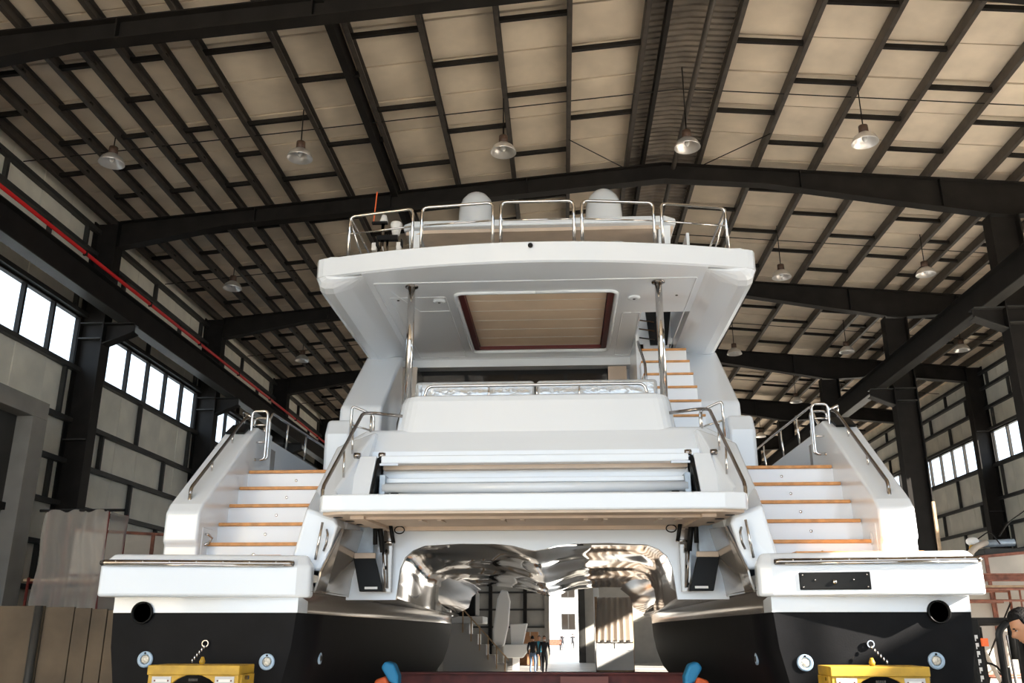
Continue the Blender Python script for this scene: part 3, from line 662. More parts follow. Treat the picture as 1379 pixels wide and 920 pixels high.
# cushions in crinkled wrap and their rail
for s in (-1, 1):
    m = B(); m.box(min(s * .01, s * 1.54), max(s * .01, s * 1.54), 11.0, 11.25, 4.70, 4.99).out('cushion', WRAPC, bev=.05, seg=4)
sr = B().tube(fillet([(-1.40, 10.85, 4.70), (-1.36, 10.85, 4.885), (1.36, 10.85, 4.885), (1.40, 10.85, 4.70)], .08), .02, 10).out('seat_rail', CHROME, smooth=True)
for x in (-.58, .02, .55): B().tube([(x, 10.85, 4.70), (x, 10.85, 4.88)], .013, 8).out('stanchion', CHROME, sr, smooth=True)
# chrome posts
for s in (-1, 1):
    p = B().tube([(s * 1.585, 10.75, 4.68), (s * 1.585, 10.75, 6.26)], .047, 16).out('chrome_post', CHROME, smooth=True)
    B().lathe([(.085, 6.2), (.085, 6.185), (.055, 6.18)], (s * 1.585, 10.75, 0), 'z', 20).out('post_flange', DCHROME, p, smooth=True)

# deck house and cockpit
B().box(-2.36, 2.36, 12.2, 14.4, 3.6, 3.82).out('cockpit_sole', TEAK)
for sd in (-1, 1):
    B(sd).prism([(12.02, 3.6), (12.0, 4.2), (12.12, 4.95), (13.62, 6.14), (14.6, 6.14), (13.3, 4.95), (13.4, 3.6)], 'x', 2.18, 2.78).out('fashion_plate', GEL, bev=.05, seg=4)
    B(sd).prism([(11.85, 3.6), (11.83, 4.5), (11.95, 4.72), (13.2, 4.8), (22, 5.1), (23, 3.6)], 'x', 2.55, 2.90).out('coaming', GEL, bev=.05, seg=4)
    B(sd).prism([(13.5, 3.7), (13.5, 4.9), (14.8, 6.2), (20, 6.2), (23, 4.2), (23, 3.7)], 'x', 2.5, 2.7).out('house_side', GEL)
fr = B().box(-2.45, 2.45, 14.32, 14.40, 3.8, 6.15).out('saloon_front', GEL)
sd_ = B().box(-2.1, 1.28, 14.25, 14.31, 3.85, 6.06).out('saloon_door', BLACKP)
for i in range(4): B().box(-2.02 + i * .82, -1.26 + i * .82, 14.235, 14.25, 3.95, 5.98).out('door_pane', DGLASS, sd_)
B().box(1.1, 1.4, 14.1, 14.2, 4.0, 6.06).out('curtain', BEIGE, sd_)
B().box(-2.3, 1.5, 14.05, 14.35, 6.07, 6.22).out('soffit_beam', BEIGE if 0 else GEL)
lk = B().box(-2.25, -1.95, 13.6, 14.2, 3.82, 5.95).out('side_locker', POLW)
B().tube([(-1.93, 13.5, 4.4), (-1.93, 13.5, 5.5)], .025, 8).out('locker_rail', WHITE, lk, smooth=True)

# flybridge overhang: ring of pieces around the hatch and the stair opening
ZU, ZT = 6.20, 6.46
def aft(x): return 10.0 + .055 * x * x
xs = [-2.5 + 5.0 * i / 20 for i in range(21)]
crn = [(2.66, 10.375), (2.73, 10.41), (2.765, 10.48), (2.775, 10.62)]
edge = [(-x, y) for x, y in crn[::-1]] + [(x, aft(x)) for x in xs] + crn
xm = [-2.15 + 4.3 * i / 16 for i in range(17)]
oh = B().prism([(x, aft(x) + .03) for x in xm] + [(2.15, 11.05), (-2.15, 11.05)], 'z', ZU, ZT).box(-2.15, -1.04, 11.05, 14.5, ZU, ZT).box(1.06, 1.47, 11.05, 14.5, ZU, ZT).box(1.47, 2.15, 11.05, 11.9, ZU, ZT).box(1.47, 2.15, 13.9, 14.5, ZU, ZT).box(-1.04, 1.06, 13.62, 14.5, ZU, ZT).box(-1.04, 1.06, 11.05, 13.62, 6.34, ZT).out('flybridge_overhang', GEL)
for sd in (-1, 1):
    prof = [(0, 6.2), (.1, 6.18), (.3, 6.13), (.66, 6.06), (.84, 6.06), (.95, 6.1), (1, 6.2), (1, 6.40), (.97, 6.45), (.9, 6.475), (0, 6.475)]
    def ring(y, xo, t): return [(2.14 + q * (xo - 2.14), y, 6.2 + (z - 6.2) * t if z < 6.2 else z) for q, z in prof]
    B(sd).loft([ring(10.37, 2.62, .2), ring(10.42, 2.71, .5), ring(10.48, 2.75, .8), ring(10.6, 2.77, 1), ring(10.8, 2.775, 1), ring(12.4, 2.775, 1), ring(14.5, 2.76, 1), ring(18, 2.70, 1)], closed=True, caps=True).out('overhang_wing', GEL, oh, smooth=False, bev=.006)
lp = B(); lp.loft([[(x * .985, y + .03, 6.2) for x, y in edge], [(x, y, 6.215) for x, y in edge], [(x, y, 6.455) for x, y in edge], [(x * .985, y + .04, 6.48) for x, y in edge], [(x * .93, y + .25, 6.475) for x, y in edge]]); lp.out('overhang_lip', GEL, oh, smooth=False)
B().lathe([(.03, -.0), (.03, -.02), (.015, -.03), (0, -.03)], (-.02, 9.985, 6.40), 'y', 16).out('stern_light', BLACKP, oh, smooth=True)
# underside panel lines, frame, slats
def beadrect(name, x0, x1, y0, y1, z, r, par, rad, mt):
    pts = fillet([((x0 + x1) / 2, y0, z), (x1, y0, z), (x1, y1, z), (x0, y1, z), (x0, y0, z), ((x0 + x1) / 2, y0, z)], rad, 5)
    return B().tube(pts, r, 6).out(name, mt, par, smooth=True)
ht = B().box(-1.0, 1.02, 11.1, 13.58, 6.32, 6.34).out('hatch', REDW)
beadrect('hatch_trim', -1.06, 1.08, 11.02, 13.66, 6.2, .03, ht, .14, GEL)
for x0, x1, y0, y1 in ((-1.03, -.95, 11.06, 13.62), (.97, 1.05, 11.06, 13.62), (-1.03, 1.05, 11.06, 11.11), (-1.03, 1.05, 13.57, 13.62)): B().box(x0, x1, y0, y1, 6.215, 6.33).out('hatch_frame', REDW, ht)
for i in range(6):
    y0 = 11.12 + i * .408; B().box(-.94, .96, y0, y0 + .396, 6.27, 6.31).out('slat', SLAT, ht)
    B().box(-.94, .96, y0 + .396, y0 + .408, 6.268, 6.30).out('slat_joint', PAPER, ht)
beadrect('panel_bead', -2.06, 2.06, 10.62, 14.0, 6.2, .009, oh, .03, GEL)
beadrect('panel_bead', -1.95, -1.2, 11.15, 13.9, 6.2, .007, oh, .03, GEL)
beadrect('panel_bead', 1.2, 1.45, 11.9, 13.9, 6.2, .007, oh, .03, GEL)
B().tube([(-1.9, 10.9, 6.2), (-1.62, 11.7, 6.2), (-1.2, 11.7, 6.2)], .006, 6).out('panel_bead', GEL, oh)
for x in (-1.30, 1.32):
    u = B().lathe([(.085, 6.2), (.085, 6.185), (.06, 6.17), (.03, 6.175), (0, 6.178)], (x, 11.3, 0), 'z', 24).out('down_light', GEL, oh, smooth=True)
    B().lathe([(.02, 6.171), (0, 6.17)], (x, 11.3, 0), 'z', 12).out('lens', BLACKP, u)
for x in (-1.85, 1.88): B().lathe([(.018, 6.2), (.018, 6.194), (0, 6.193)], (x, 11.25, 0), 'z', 12).out('speaker_dot', BLACKP, oh)
# flybridge stairs on the right
for k in range(6):
    y, z = 11.54 + .27 * k, 4.64 + .265 * k
    B().box(1.50, 2.2, y, y + .3, z - .3, z - .03).out('fly_stair_riser', GEL)
    B().box(1.50, 2.2, y - .03, y + .28, z - .03, z).out('fly_stair_tread', TEAK, bev=.005)
B().box(1.46, 1.5, 12.9, 14.3, 4.4, 6.2).out('stair_side', GEL)
fw = B().box(1.5, 2.2, 14.2, 14.3, 5.9, 7.6).out('fly_stair_wall', GEL)
B().tube(fillet([(1.49, 11.9, 4.72), (1.49, 11.95, 5.45), (1.49, 13.0, 6.15)], .06), .02, 8).out('stair_rail', DCHROME, smooth=True)
wf = B().hexa([(1.78, 13.85, 6.34), (2.05, 13.85, 6.34), (2.05, 13.9, 6.34), (1.78, 13.9, 6.34), (1.72, 13.85, 6.95), (2.14, 13.85, 6.95), (2.14, 13.9, 6.95), (1.72, 13.9, 6.95)]).out('fly_gate', BLACKP)
for z in (6.45, 6.6, 6.75): B().tube([(1.6, 13.82, z), (1.85, 13.82, z - .04)], .012, 6).out('gate_bar', DCHROME, wf)
for x in (1.62, 2.13): B().box(x - .05, x + .05, 13.9, 13.93, 6.28, 6.36).out('wall_socket', POLW)
B().box(2.16, 2.2, 11.9, 14.2, 6.2, 7.4).out('stairwell_lining', GEL)
# flybridge floor beyond and rails
B().box(-2.5, 1.47, 14.4, 19, 6.2, 6.46).box(1.47, 2.5, 14.4, 19, 6.2, 6.46).out('flybridge_deck', GEL)
RS = [(-2.40, -1.54), (-1.42, -.50), (-.40, .52), (.62, 1.53), (1.63, 2.47)]
for x0, x1 in RS:
    y = lambda x: aft(x) + .25
    zt = 7.13
    r = B().tube(fillet([(x0, y(x0), 6.46), (x0, y(x0), zt), (x1, y(x1), zt), (x1, y(x1), 6.46)], .08), .02, 10).out('fly_rail', CHROME, smooth=True)
    B().tube([(x0, y(x0), 6.88), (x1, y(x1), 6.88)], .011, 8).out('rail_wire', CHROME, r, smooth=True)
    e = x0 if x0 < -2 else (x1 if x1 > 2 else None)
    if e:
        B().tube([(e, y(e), zt - .05), (e * .93, y(e) + .55, 6.46)], .012, 8).out('rail_brace', CHROME, r, smooth=True)
        B().tube([(e, y(e), zt - .02), (e, y(e) + 2.2, zt + .02)], .016, 8).out('side_rail', CHROME, r, smooth=True)
B().tube([(1.2, 10.75, 6.62), (2.3, 10.85, 6.60)], .016, 8).out('fly_bar', CHROME, smooth=True)
# mast with lights
ms = B().tube([(-2.17, 11.5, 6.46), (-2.16, 11.5, 7.52)], .024, 10).out('light_mast', DCHROME, smooth=True)
B().tube([(-2.08, 11.5, 6.46), (-2.09, 11.5, 7.3)], .018, 10).out('mast_tube', DCHROME, ms, smooth=True)
B().box(-2.32, -2.1, 11.47, 11.53, 7.46, 7.49).box(-2.24, -1.94, 11.46, 11.54, 7.2, 7.27).out('mast_bracket', BLACKP, ms)
B().lathe([(.0, 7.60), (.035, 7.59), (.055, 7.51), (.06, 7.49), (0, 7.49)], (-2.15, 11.5, 0), 'z', 14).out('all_round_light', WHITE, ms, smooth=True)
B().lathe([(.0, 7.48), (.075, 7.47), (.085, 7.44), (.05, 7.28), (.0, 7.27)], (-1.97, 11.5, 0), 'z', 16).out('search_lamp', WHITE, ms, smooth=True)
for x in (-2.27, -1.92): B().box(x - .035, x + .035, 11.46, 11.54, 7.04, 7.16).out('nav_light', WHITE, ms, bev=.01); B().box(x - .01 + .04, x + .05, 11.44, 11.54, 7.1, 7.2).out('nav_shade', BLACKP, ms)
B().tube([(-2.3, 11.5, 7.48), (-2.27, 11.5, 7.97)], .009, 6).out('antenna', ORANGE, ms)
B().tube([(-2.15, 11.48, 7.1), (-2.1, 11.46, 6.9), (-2.05, 11.46, 6.85), (-1.95, 11.48, 7.05)], .008, 6).out('cable', WHITE, ms, smooth=True)
# hard top and domes
hp = B().prism([(-2.29, 13.75), (-2.1, 13.62), (2.1, 13.62), (2.29, 13.75), (2.2, 19), (-2.2, 19)], 'z', 8.40, 8.52).out('hard_top', GEL, bev=.03)
B().prism([(-2.25, 13.8), (-1.9, 13.75), (1.9, 13.75), (2.25, 13.8), (2.1, 19), (-2.1, 19)], 'z', 8.34, 8.41).out('hard_top_soffit', BEIGE, hp)
B().box(-1.4, 1.4, 14.3, 17, 8.325, 8.34).out('soffit_panel', SLAT, hp)
pts = fillet([(0, 14.25, 8.33), (1.5, 14.25, 8.33), (1.5, 17.05, 8.33), (-1.5, 17.05, 8.33), (-1.5, 14.25, 8.33), (0, 14.25, 8.33)], .15)
B().tube(pts, .025, 6).out('soffit_trim', GEL, hp, smooth=True)
for sd in (-1, 1):
    B(sd).prism([(13.75, 8.4), (14.5, 8.4), (15.4, 6.46), (14.6, 6.46)], 'x', 2.0, 2.2).out('top_support', GEL, hp, bev=.02)
    d = B(sd).lathe([(.0, 9.72), (.09, 9.71), (.19, 9.65), (.27, 9.55), (.32, 9.4), (.335, 9.22), (.335, 9.0), (.32, 8.9)], (1.17, 15, 0), 'z', 28).out('radar_dome', GEL, smooth=True)
    B(sd).lathe([(.29, 8.9), (.29, 8.85), (.18, 8.84), (.16, 8.52)], (1.17, 15, 0), 'z', 24).out('dome_base', GEL, d, smooth=True)
    for x in (.87, 1.47): B(sd).box(x - .02, x + .02, 14.76, 14.80, 9.0, 9.06).out('dome_latch', DCHROME, d)
B().lathe([(.14, 6.2), (0, 6.2)], (0, 15, 0), 'z', 6).out('deck_drain', BLACKP)

# ------------------------------------------------------------------ supports under the boat
def stand(x, side):
    r = empty('hull_stand', (x, 8.2, 0))
    m = M()                                    # front plate with an arched cut-out
    arc = [(.29 * math.cos(a * PI / 12), 1.30 + .29 * math.sin(a * PI / 12)) for a in range(13)]
    pts = [(.29, 0), (.42, 0), (.40, 1.60), (-.40, 1.60), (-.42, 0), (-.29, 0)] + [(u, w) for u, w in arc[::-1]]
    m.prism(pts, 'y', -.02, .02).out('front_plate', YEL, r, bev=.004)
    M().box(-.41, .41, -.04, .36, 1.585, 1.665).out('head_beam', YEL, r, bev=.008)
    for sx in (-1, 1):
        M().box(sx * .39 - .03, sx * .39 + .03, .02, .34, 0, 1.585).out('side_plate', YEL, r)
        for i in range(3): M().lathe([(.018, 0), (.018, .03), (0, .03)], (sx * .42, .1, 1.56 - .07 * i), 'x', 8).out('bolt', DCHROME, r)
        t = M().box(sx * .28 - .085, sx * .28 + .085, -.027, -.02, 1.505, 1.572).out('name_plate', mat('grey_label', (.55, .55, .56), .4), r)
        M().box(sx * .28 - .05, sx * .28 + .05, -.03, -.027, 1.528, 1.55).out('plate_bar', WHITE, t)
        for q in (-.06, .06): M().ball((sx * .28 + q, -.028, 1.538), .007, .004, .007, 8).out('rivet', OXIDE, t)
    for i in range(5): M().box(-.04 + i * .017, -.028 + i * .017, -.023, -.02, 1.535, 1.555).out('stencil_mark', INK, r)
    M().box(-.40, .40, 0, .34, 0, .03).out('foot_plate', YEL, r)
    M().lathe([(.02, 1.665), (.028, 1.69), (.012, 1.73)], (0, .15, 0), 'z', 10).out('lifting_eye', YEL, r, smooth=True)
    tag(r, 'yellow steel hull stand with arched cut-out under the %s hull transom' % side, 'stand', 'yellow hull stands')
stand(-2.93, 'left'); stand(2.95, 'right')
def padstand(x, side):
    r = empty('pad_stand', (x, 11.0, 0)); s = 1 if x > 0 else -1
    M().lathe([(.28, 0), (.28, .04), (.06, .08), (.05, 1.2)], (0, 0, 0), 'z', 14).out('post', OXIDE, r)
    M().prism([(-.13 * s, 1.2), (.16 * s, 1.2), (.10 * s, 1.42), (-.02 * s, 1.46)], 'y', -.16, .16).out('orange_wedge', ORANGE, r, bev=.03)
    M().prism([(-.16 * s, 1.34), (-.05 * s, 1.40), (.05 * s, 1.55), (.0, 1.62), (-.10 * s, 1.59), (-.16 * s, 1.46)], 'y', -.12, .12).out('blue_pad', BLUE, r, bev=.03)
    tag(r, 'small prop with blue pad and orange wedge inside the %s hull' % side, 'stand', 'blue padded props')
padstand(-1.76, 'left'); padstand(1.82, 'right')
rb = empty('cradle_beam', (0, 13.2, 0))
M().box(-2.05, 2.05, -.02, .02, 1.17, 1.39).out('web', OXIDE, rb); M().box(-2.05, 2.05, -.15, .15, 1.39, 1.41).out('top_flange', OXIDE, rb); M().box(-2.05, 2.05, -.15, .15, 1.15, 1.17).out('lower_flange', OXIDE, rb)
for x in (-1.9, -.7, .5, 1.9): M().box(x - .06, x + .06, -.14, .14, 0, 1.15).out('leg', OXIDE, rb)
M().box(.25, .9, -.155, -.15, 1.2, 1.36).out('paint_patch', mat('pinkish_primer', (.30, .11, .09), .6), rb)
tag(rb, 'dark red steel cradle beam spanning between the two hulls', 'beam')
for x, sn in ((-3.2, 'left'), (3.2, 'right')):
    for y, w in ((14.4, 'aft'), (19.5, 'forward')):
        k = empty('keel_block', (x, y, 0))
        for i in range(3): M().box(-.5, .5, -.2, .2, i * .24, i * .24 + .235).out('timber', WOOD, k, bev=.01)
        tag(k, 'stack of timbers under the keel of the %s hull, %s one' % (sn, w), 'blocks', 'keel blocks')

# ------------------------------------------------------------------ left side clutter
f = empty('board_fence', (-6.3, 10.4, 0)); f.location = (-6.3, 10.4, 0)
tops = 2.225
for i, (xa, xb) in enumerate(((-1.9, .68), (.68, 1.03), (1.03, 1.23), (1.23, 1.42), (1.42, 1.7), (1.7, 1.98))):
    M().box(xa + .006, xb - .006, 0, .03 + .012 * (i % 2), .02, tops - .012 * i).out('board', BROWN, f, bev=.004)
for x in (.64, 1.96): M().tube([(x, -.06, 0), (x, -.06, tops)], .045, 10).out('post', STEELG, f, smooth=True)
M().box(-1.9, 2.0, .045, .09, .4, .5).box(-1.9, 2.0, .045, .09, 1.7, 1.8).out('rail', STEEL, f)
tag(f, 'brown weathered board fence with a grey pipe post left of the boat', 'fence')

def scaffold(name, x, y, w, h, label, red=OXIDE, lifts=2, ang=0):
    r = empty(name, (x, y, 0)); r.rotation_euler = (0, 0, ang)
    for dy in (0, .9):
        for sx in (0, w): M().tube([(sx, dy, 0), (sx, dy, h)], .024, 8).out('upright', red, r, smooth=True)
        for l in range(lifts):
            z = h * (l + 1) / lifts - .08
            M().tube([(0, dy, z), (w, dy, z)], .022, 8).out('ledger', red, r, smooth=True)
            M().tube([(.12, dy, z - .18), (w - .12, dy, z - .18)], .018, 8).out('ledger', red, r, smooth=True)
            for sx in (.25, w - .25): M().tube([(sx, dy, z - .55), (sx, dy, z)], .016, 8).out('short_strut', red, r, smooth=True)
    M().tube([(0, 0, h * .2), (w, .9, h * .9)], .014, 6).out('cross_brace', STEEL, r); M().tube([(w, 0, h * .2), (0, .9, h * .9)], .014, 6).out('cross_brace', STEEL, r)
    for dz in (h - .06,):
        M().box(-.1, w + .1, .02, .88, dz, dz + .04).out('deck_board', WOOD, r)
    return tag(r, label, 'scaffold')
scaffold('scaffold_frame', -8.6, 15.0, 1.55, 2.8, 'rusty red scaffold frame behind the wrapped rack on the left')
# plastic wrapped rack
r = empty('wrapped_rack', (-7.12, 13.6, 0))
for sx in (-.48, .46):
    for dy in (0, .6): M().tube([(sx, dy, 0), (sx, dy, 3.72)], .02, 8).out('upright', OXIDE, r)
for z in (2.75, 2.65): M().tube([(-.48, 0, z), (.46, 0, z)], .018, 8).out('ledger', OXIDE, r)
for sx in (-.25, .25): M().tube([(sx, 0, 1.6), (sx, 0, 2.65)], .016, 8).out('short_strut', OXIDE, r)
M().tube([(-.62, -.03, 3.72), (.72, -.03, 3.72)], .022, 8).out('top_bar', STEEL, r)
m = M(); n, h = 44, 30; rings = []
for j in range(h + 1):
    z = .1 + (3.68 - .1) * j / h; ring = []
    for i in range(n + 1):
        u = i / n; x = -.52 + 1.02 * u
        fold = .03 * math.sin(u * 34 + 2.0 * z) * (1 - .3 * j / h) + .02 * math.sin(u * 13 - z * 3.3) + .012 * math.sin(z * 9 + u * 21)
        ring.append((x + .02 * math.sin(z * 5), -.07 + fold, z + (.05 * abs(math.sin(u * 9)) if j == h else 0)))
    rings.append(ring)
m.loft(rings).out('plastic_sheet', FILM, r, smooth=True)
m = M(); m.loft([[(.5 + .02 * math.sin(z * 4 + y * 9), -.05 + y, z) for y in (0, .15, .3, .45, .6)] for z in [.1 + .3 * q for q in range(13)]]); m.out('plastic_sheet', FILM, r, smooth=True)
tag(r, 'tall rack wrapped in wrinkled translucent plastic sheet beside the left wall', 'rack')
def block(name, x0, x1, y0, y1, z, label, slope=0.0, seams=()):
    r = empty(name, (x0, y0, 0)); w = x1 - x0; xs = [0] + list(seams) + [w]
    for a, b in zip(xs, xs[1:]):
        M().hexa([(a + .012, 0, 0), (b - .012, 0, 0), (b - .012, y1 - y0, 0), (a + .012, y1 - y0, 0), (a + .012, 0, z + slope * a), (b - .012, 0, z + slope * b), (b - .012, y1 - y0, z + slope * b), (a + .012, y1 - y0, z + slope * a)]).out('panel', BEIGEM, r, bev=.02)
    for a in seams: M().box(a - .03, a + .03, -.03, .02, 0, z + slope * a).out('joint_bar', RUST, r)
    M().hexa([(0, -.02, z - .03), (w, -.02, z + slope * w - .03), (w, .02, z + slope * w - .03), (0, .02, z - .03), (0, -.02, z + .02), (w, -.02, z + slope * w + .02), (w, .02, z + slope * w + .02), (0, .02, z + .02)]).out('edge_bar', RUST, r)
    return tag(r, label, 'mould')
block('mould_box', -8.6, -5.6, 16.2, 20, 3.72, 'big beige panelled mould box left of the boat, behind the plastic', -.06, (1.5,))
block('mould_box', 6.2, 9.4, 17, 20.6, 3.08, 'big beige panelled mould box right of the boat, behind the scaffolding', .09, (1.72,))

# ------------------------------------------------------------------ right side clutter
scaffold('scaffold_frame', 6.45, 15.5, 1.5, 2.68, 'rusty red scaffold frame beside the right hull', RUST, 2)
scaffold('scaffold_frame', 8.3, 15.5, 1.5, 2.72, 'rusty red scaffold frame nearest the right picture edge', RUST, 2)
r = empty('rust_beam', (6.3, 15.45, 2.72)); M().box(0, 3.4, -.07, .07, 0, .02).box(0, 3.4, -.07, .07, .1, .12).box(0, 3.4, -.01, .01, .02, .1).out('beam_profile', RUST, r)
tag(r, 'rust brown steel section lying across the right scaffolds', 'beam')
tag(M().tube(fillet([(6.9, 16.65, 2.0), (7.3, 16.7, 2.95), (7.65, 16.85, 3.36), (8.1, 17.3, 3.5)], .3, 6), .055, 10).out('tan_hose', HOSE, smooth=True), 'thick tan hose leaning over the right mould box', 'hose')
tag(M().tube([(6.6, 15.2, 2.3), (7.6, 15.35, .0)], .035, 8).out('leaning_pole', HOSE), 'tan pole leaning behind the forklift mast', 'pole')
tag(M().box(7.36, 7.41, 17.6, 17.65, 3.17, 4.3).out('timber_post', WOOD), 'thin bare wooden post standing on the right mould box', 'post')
r = empty('mould_machine', (7.95, 17.5, 3.28))
M().tube([(-.05, 0, .2), (.75, 0, .24)], .07, 14).out('barrel', HOUS, r, smooth=True); M().box(.1, .9, -.2, .25, 0, .12).out('base', STEELG, r, bev=.02)
M().ball((-.02, -.05, .13), .08, .08, .07).out('yellow_cap', YEL, r, smooth=True); M().ball((.0, 0, .26), .12, .1, .08).out('valve', WHITE, r, smooth=True)
M().tube(fillet([(.5, 0, .35), (.7, 0, .6), (1.2, .1, .9)], .1), .014, 6).out('cable', STEEL, r); M().tube(fillet([(.1, 0, .3), (.3, -.1, .45), (.45, -.1, .2)], .1), .012, 6).out('cable', STEEL, r)
tag(r, 'grey pump machine with yellow cap lying on the right mould box', 'machine')

# forklift
fk = empty('forklift', (6.04, 12.75, 0))
for sx, lab in ((-.33, 0), (.33, 1)):
    u = M().box(sx - .055, sx + .055, -.05, .05, .06, 2.10).out('mast_rail', BLACKP, fk, bev=.006)
    M().box(sx * .76 - .03, sx * .76 + .03, .0, .08, .08, 2.0).out('inner_rail', STEEL, fk)
    for i in range(6): M().box(sx - .02, sx + .018, -.056, -.05, 1.9 - i * .10 - .045, 1.9 - i * .10).box(sx - .02, sx - .008, -.056, -.05, 1.9 - i * .10 - .075, 1.9 - i * .10 - .045).out('letter_mark', mat('faded_white', (.5, .5, .5), .6), u)
    M().box(sx - .04, sx + .04, -.056, -.05, 1.0, 1.22).out('sticker', PAPER if lab else YEL, u); M().box(sx - .04, sx + .04, -.056, -.05, .85, .97).out('sticker', BLUE, u)
M().box(-.38, .38, -.03, .08, 2.04, 2.12).out('mast_head', STEEL, fk, bev=.01); M().box(-.36, .36, -.02, .06, 1.18, 1.26).out('mast_cross', STEEL, fk)
M().tube(fillet([(-.05, -.08, .3), (-.05, -.08, 1.95), (.12, -.08, 2.09), (.12, -.05, 1.6)], .08), .045, 10).out('hose', BLACKP, fk, smooth=True)
M().tube([(.0, 0, .1), (.0, 0, 1.5)], .06, 12).out('lift_cylinder', STEELG, fk, smooth=True)
M().tube([(.08, -.03, 1.9), (.1, -.03, 1.2)], .02, 8).out('chain', DCHROME, fk)
M().box(-.52, .52, -.14, -.07, .3, .42).box(-.52, .52, -.14, -.07, .72, .84).out('carriage', STEEL, fk, bev=.01)
for sx in (-.35, .35): M().box(sx - .06, sx + .06, -.2, -.14, .1, .85).box(sx - .06, sx + .06, -1.1, -.14, .07, .11).out('fork', STEEL, fk)
M().box(-.5, .5, .35, 1.9, .3, .95).out('body', STEEL, fk, bev=.06); M().box(-.45, .45, 1.5, 2.2, .35, 1.15).out('counterweight', STEELG, fk, bev=.1)
M().box(-.28, .28, 1.0, 1.5, .95, 1.1).box(-.28, .28, 1.42, 1.55, 1.05, 1.6).out('driver_seat', BLACKP, fk, bev=.05)
for sx in (-.46, .46):
    M().tube(fillet([(sx, .4, .9), (sx, .55, 2.05), (sx, 1.7, 2.05), (sx, 1.8, 1.0)], .1), .03, 8).out('guard_post', BLACKP, fk, smooth=True)
    for y, rd in ((.45, .32), (1.8, .27)): M().lathe([(.12, -.1), (rd, -.1), (rd + .02, 0), (rd, .1), (.12, .1)], (sx * 1.1, y, rd), 'x', 24).out('wheel', BLACKP, fk, smooth=True)
for i in range(5): M().tube([(-.46, .6 + i * .25, 2.05), (.46, .6 + i * .25, 2.05)], .016, 6).out('guard_bar', BLACKP, fk)
M().tube([(.0, .75, .95), (.05, .62, 1.35)], .018, 6).out('steering_column', BLACKP, fk); M().tube([(.05 + .17 * math.cos(a * PI / 8), .6, 1.36 + .17 * math.sin(a * PI / 8)) for a in range(17)], .015, 6).out('steering_wheel', BLACKP, fk)
M().ball((.2, -.1, 1.93), .09, .06, .08).out('work_lamp', BLUE, fk, smooth=True); M().box(-.28, -.2, -.09, -.05, 1.76, 1.86).out('tail_lamp', ORANGE, fk)
tag(fk, 'black forklift with tall lettered mast right of the boat', 'forklift')

# ------------------------------------------------------------------ people
def skin_figure(name, joints, edges, mats_fn, mlist, parent=None, sub=2):
    me = bpy.data.meshes.new(name); names = list(joints)
    me.from_pydata([joints[n][0] for n in names], [(names.index(a), names.index(b)) for a, b in edges], [])
    o = bpy.data.objects.new(name, me); COL.objects.link(o)
    o.modifiers.new('skin', 'SKIN'); sb = o.modifiers.new('sub', 'SUBSURF'); sb.levels = sub; sb.render_levels = sub
    sv = me.skin_vertices[0].data
    for i, n in enumerate(names):
        r = joints[n][1]; sv[i].radius = r if isinstance(r, tuple) else (r, r); sv[i].use_root = (i == 0)
    dg = bpy.context.evaluated_depsgraph_get(); ev = o.evaluated_get(dg)
    nm = bpy.data.meshes.new_from_object(ev); nm.name = name
    o.modifiers.clear(); o.data = nm
    for q in mlist: nm.materials.append(q)
    for p in nm.polygons: p.material_index = mats_fn(p.center); p.use_smooth = True
    if parent: o.parent = parent
    return o
def headmesh(scale=1.0):
    """head with face, +x is where the face looks, origin at the chin-neck joint; height about 0.235"""
    bm = bmesh.new(); bmesh.ops.create_uvsphere(bm, u_segments=40, v_segments=30, radius=1)
    for v in bm.verts:
        x, y, z = v.co; r = 1.0
        nx, ny, nz = x * .098, y * .076, z * .118
        if z < 0:                              # jaw narrows and comes forward
            k = -z; ny *= 1 - .28 * k; nx = nx * (1 - .12 * k) + .022 * k
        if x > .1:
            f = min(1, (x - .1) / .6)
            nx -= .010 * f * max(0, 1 - abs(z - .1) / .9)              # flatten the face
            g = lambda cy, cz, sy, sz: math.exp(-((y - cy) / sy) ** 2 - ((z - cz) / sz) ** 2)
            nx += .030 * f * g(0, -.18, .16, .16) + .016 * f * g(0, .02, .12, .22)       # nose
            nx -= .012 * f * (g(.36, .06, .2, .13) + g(-.36, .06, .2, .13))              # eye sockets
            nx += .008 * f * (g(.34, .24, .3, .09) + g(-.34, .24, .3, .09))              # brows
            nx += .010 * f * (g(0, -.46, .26, .06) + g(0, -.58, .24, .06)) - .006 * f * g(0, -.52, .28, .03)   # lips
            nx += .012 * f * g(0, -.82, .3, .16)                                         # chin
        if x < -.2: nx -= .012 * max(0, z) 
        v.co = Vector((nx, ny, nz + .118)) * scale
    for s in (-1, 1):                          # ears
        e = bmesh.ops.create_uvsphere(bm, u_segments=12, v_segments=8, radius=1, matrix=Matrix.Translation((-.008 * scale, s * .078 * scale, .108 * scale)) @ Matrix.Rotation(s * -.35, 4, 'Z') @ Matrix.Diagonal((.022 * scale, .010 * scale, .034 * scale, 1)))
    return bm
BODY_E = [('pelvis', 'waist'), ('waist', 'chest'), ('chest', 'neck'), ('neck', 'head'), ('chest', 'sl'), ('sl', 'el'), ('el', 'wl'), ('wl', 'hl'), ('chest', 'sr'), ('sr', 'er'), ('er', 'wr'), ('wr', 'hr'),
          ('pelvis', 'kl0'), ('kl0', 'kl'), ('kl', 'al'), ('al', 'tl'), ('pelvis', 'kr0'), ('kr0', 'kr'), ('kr', 'ar'), ('ar', 'tr')]
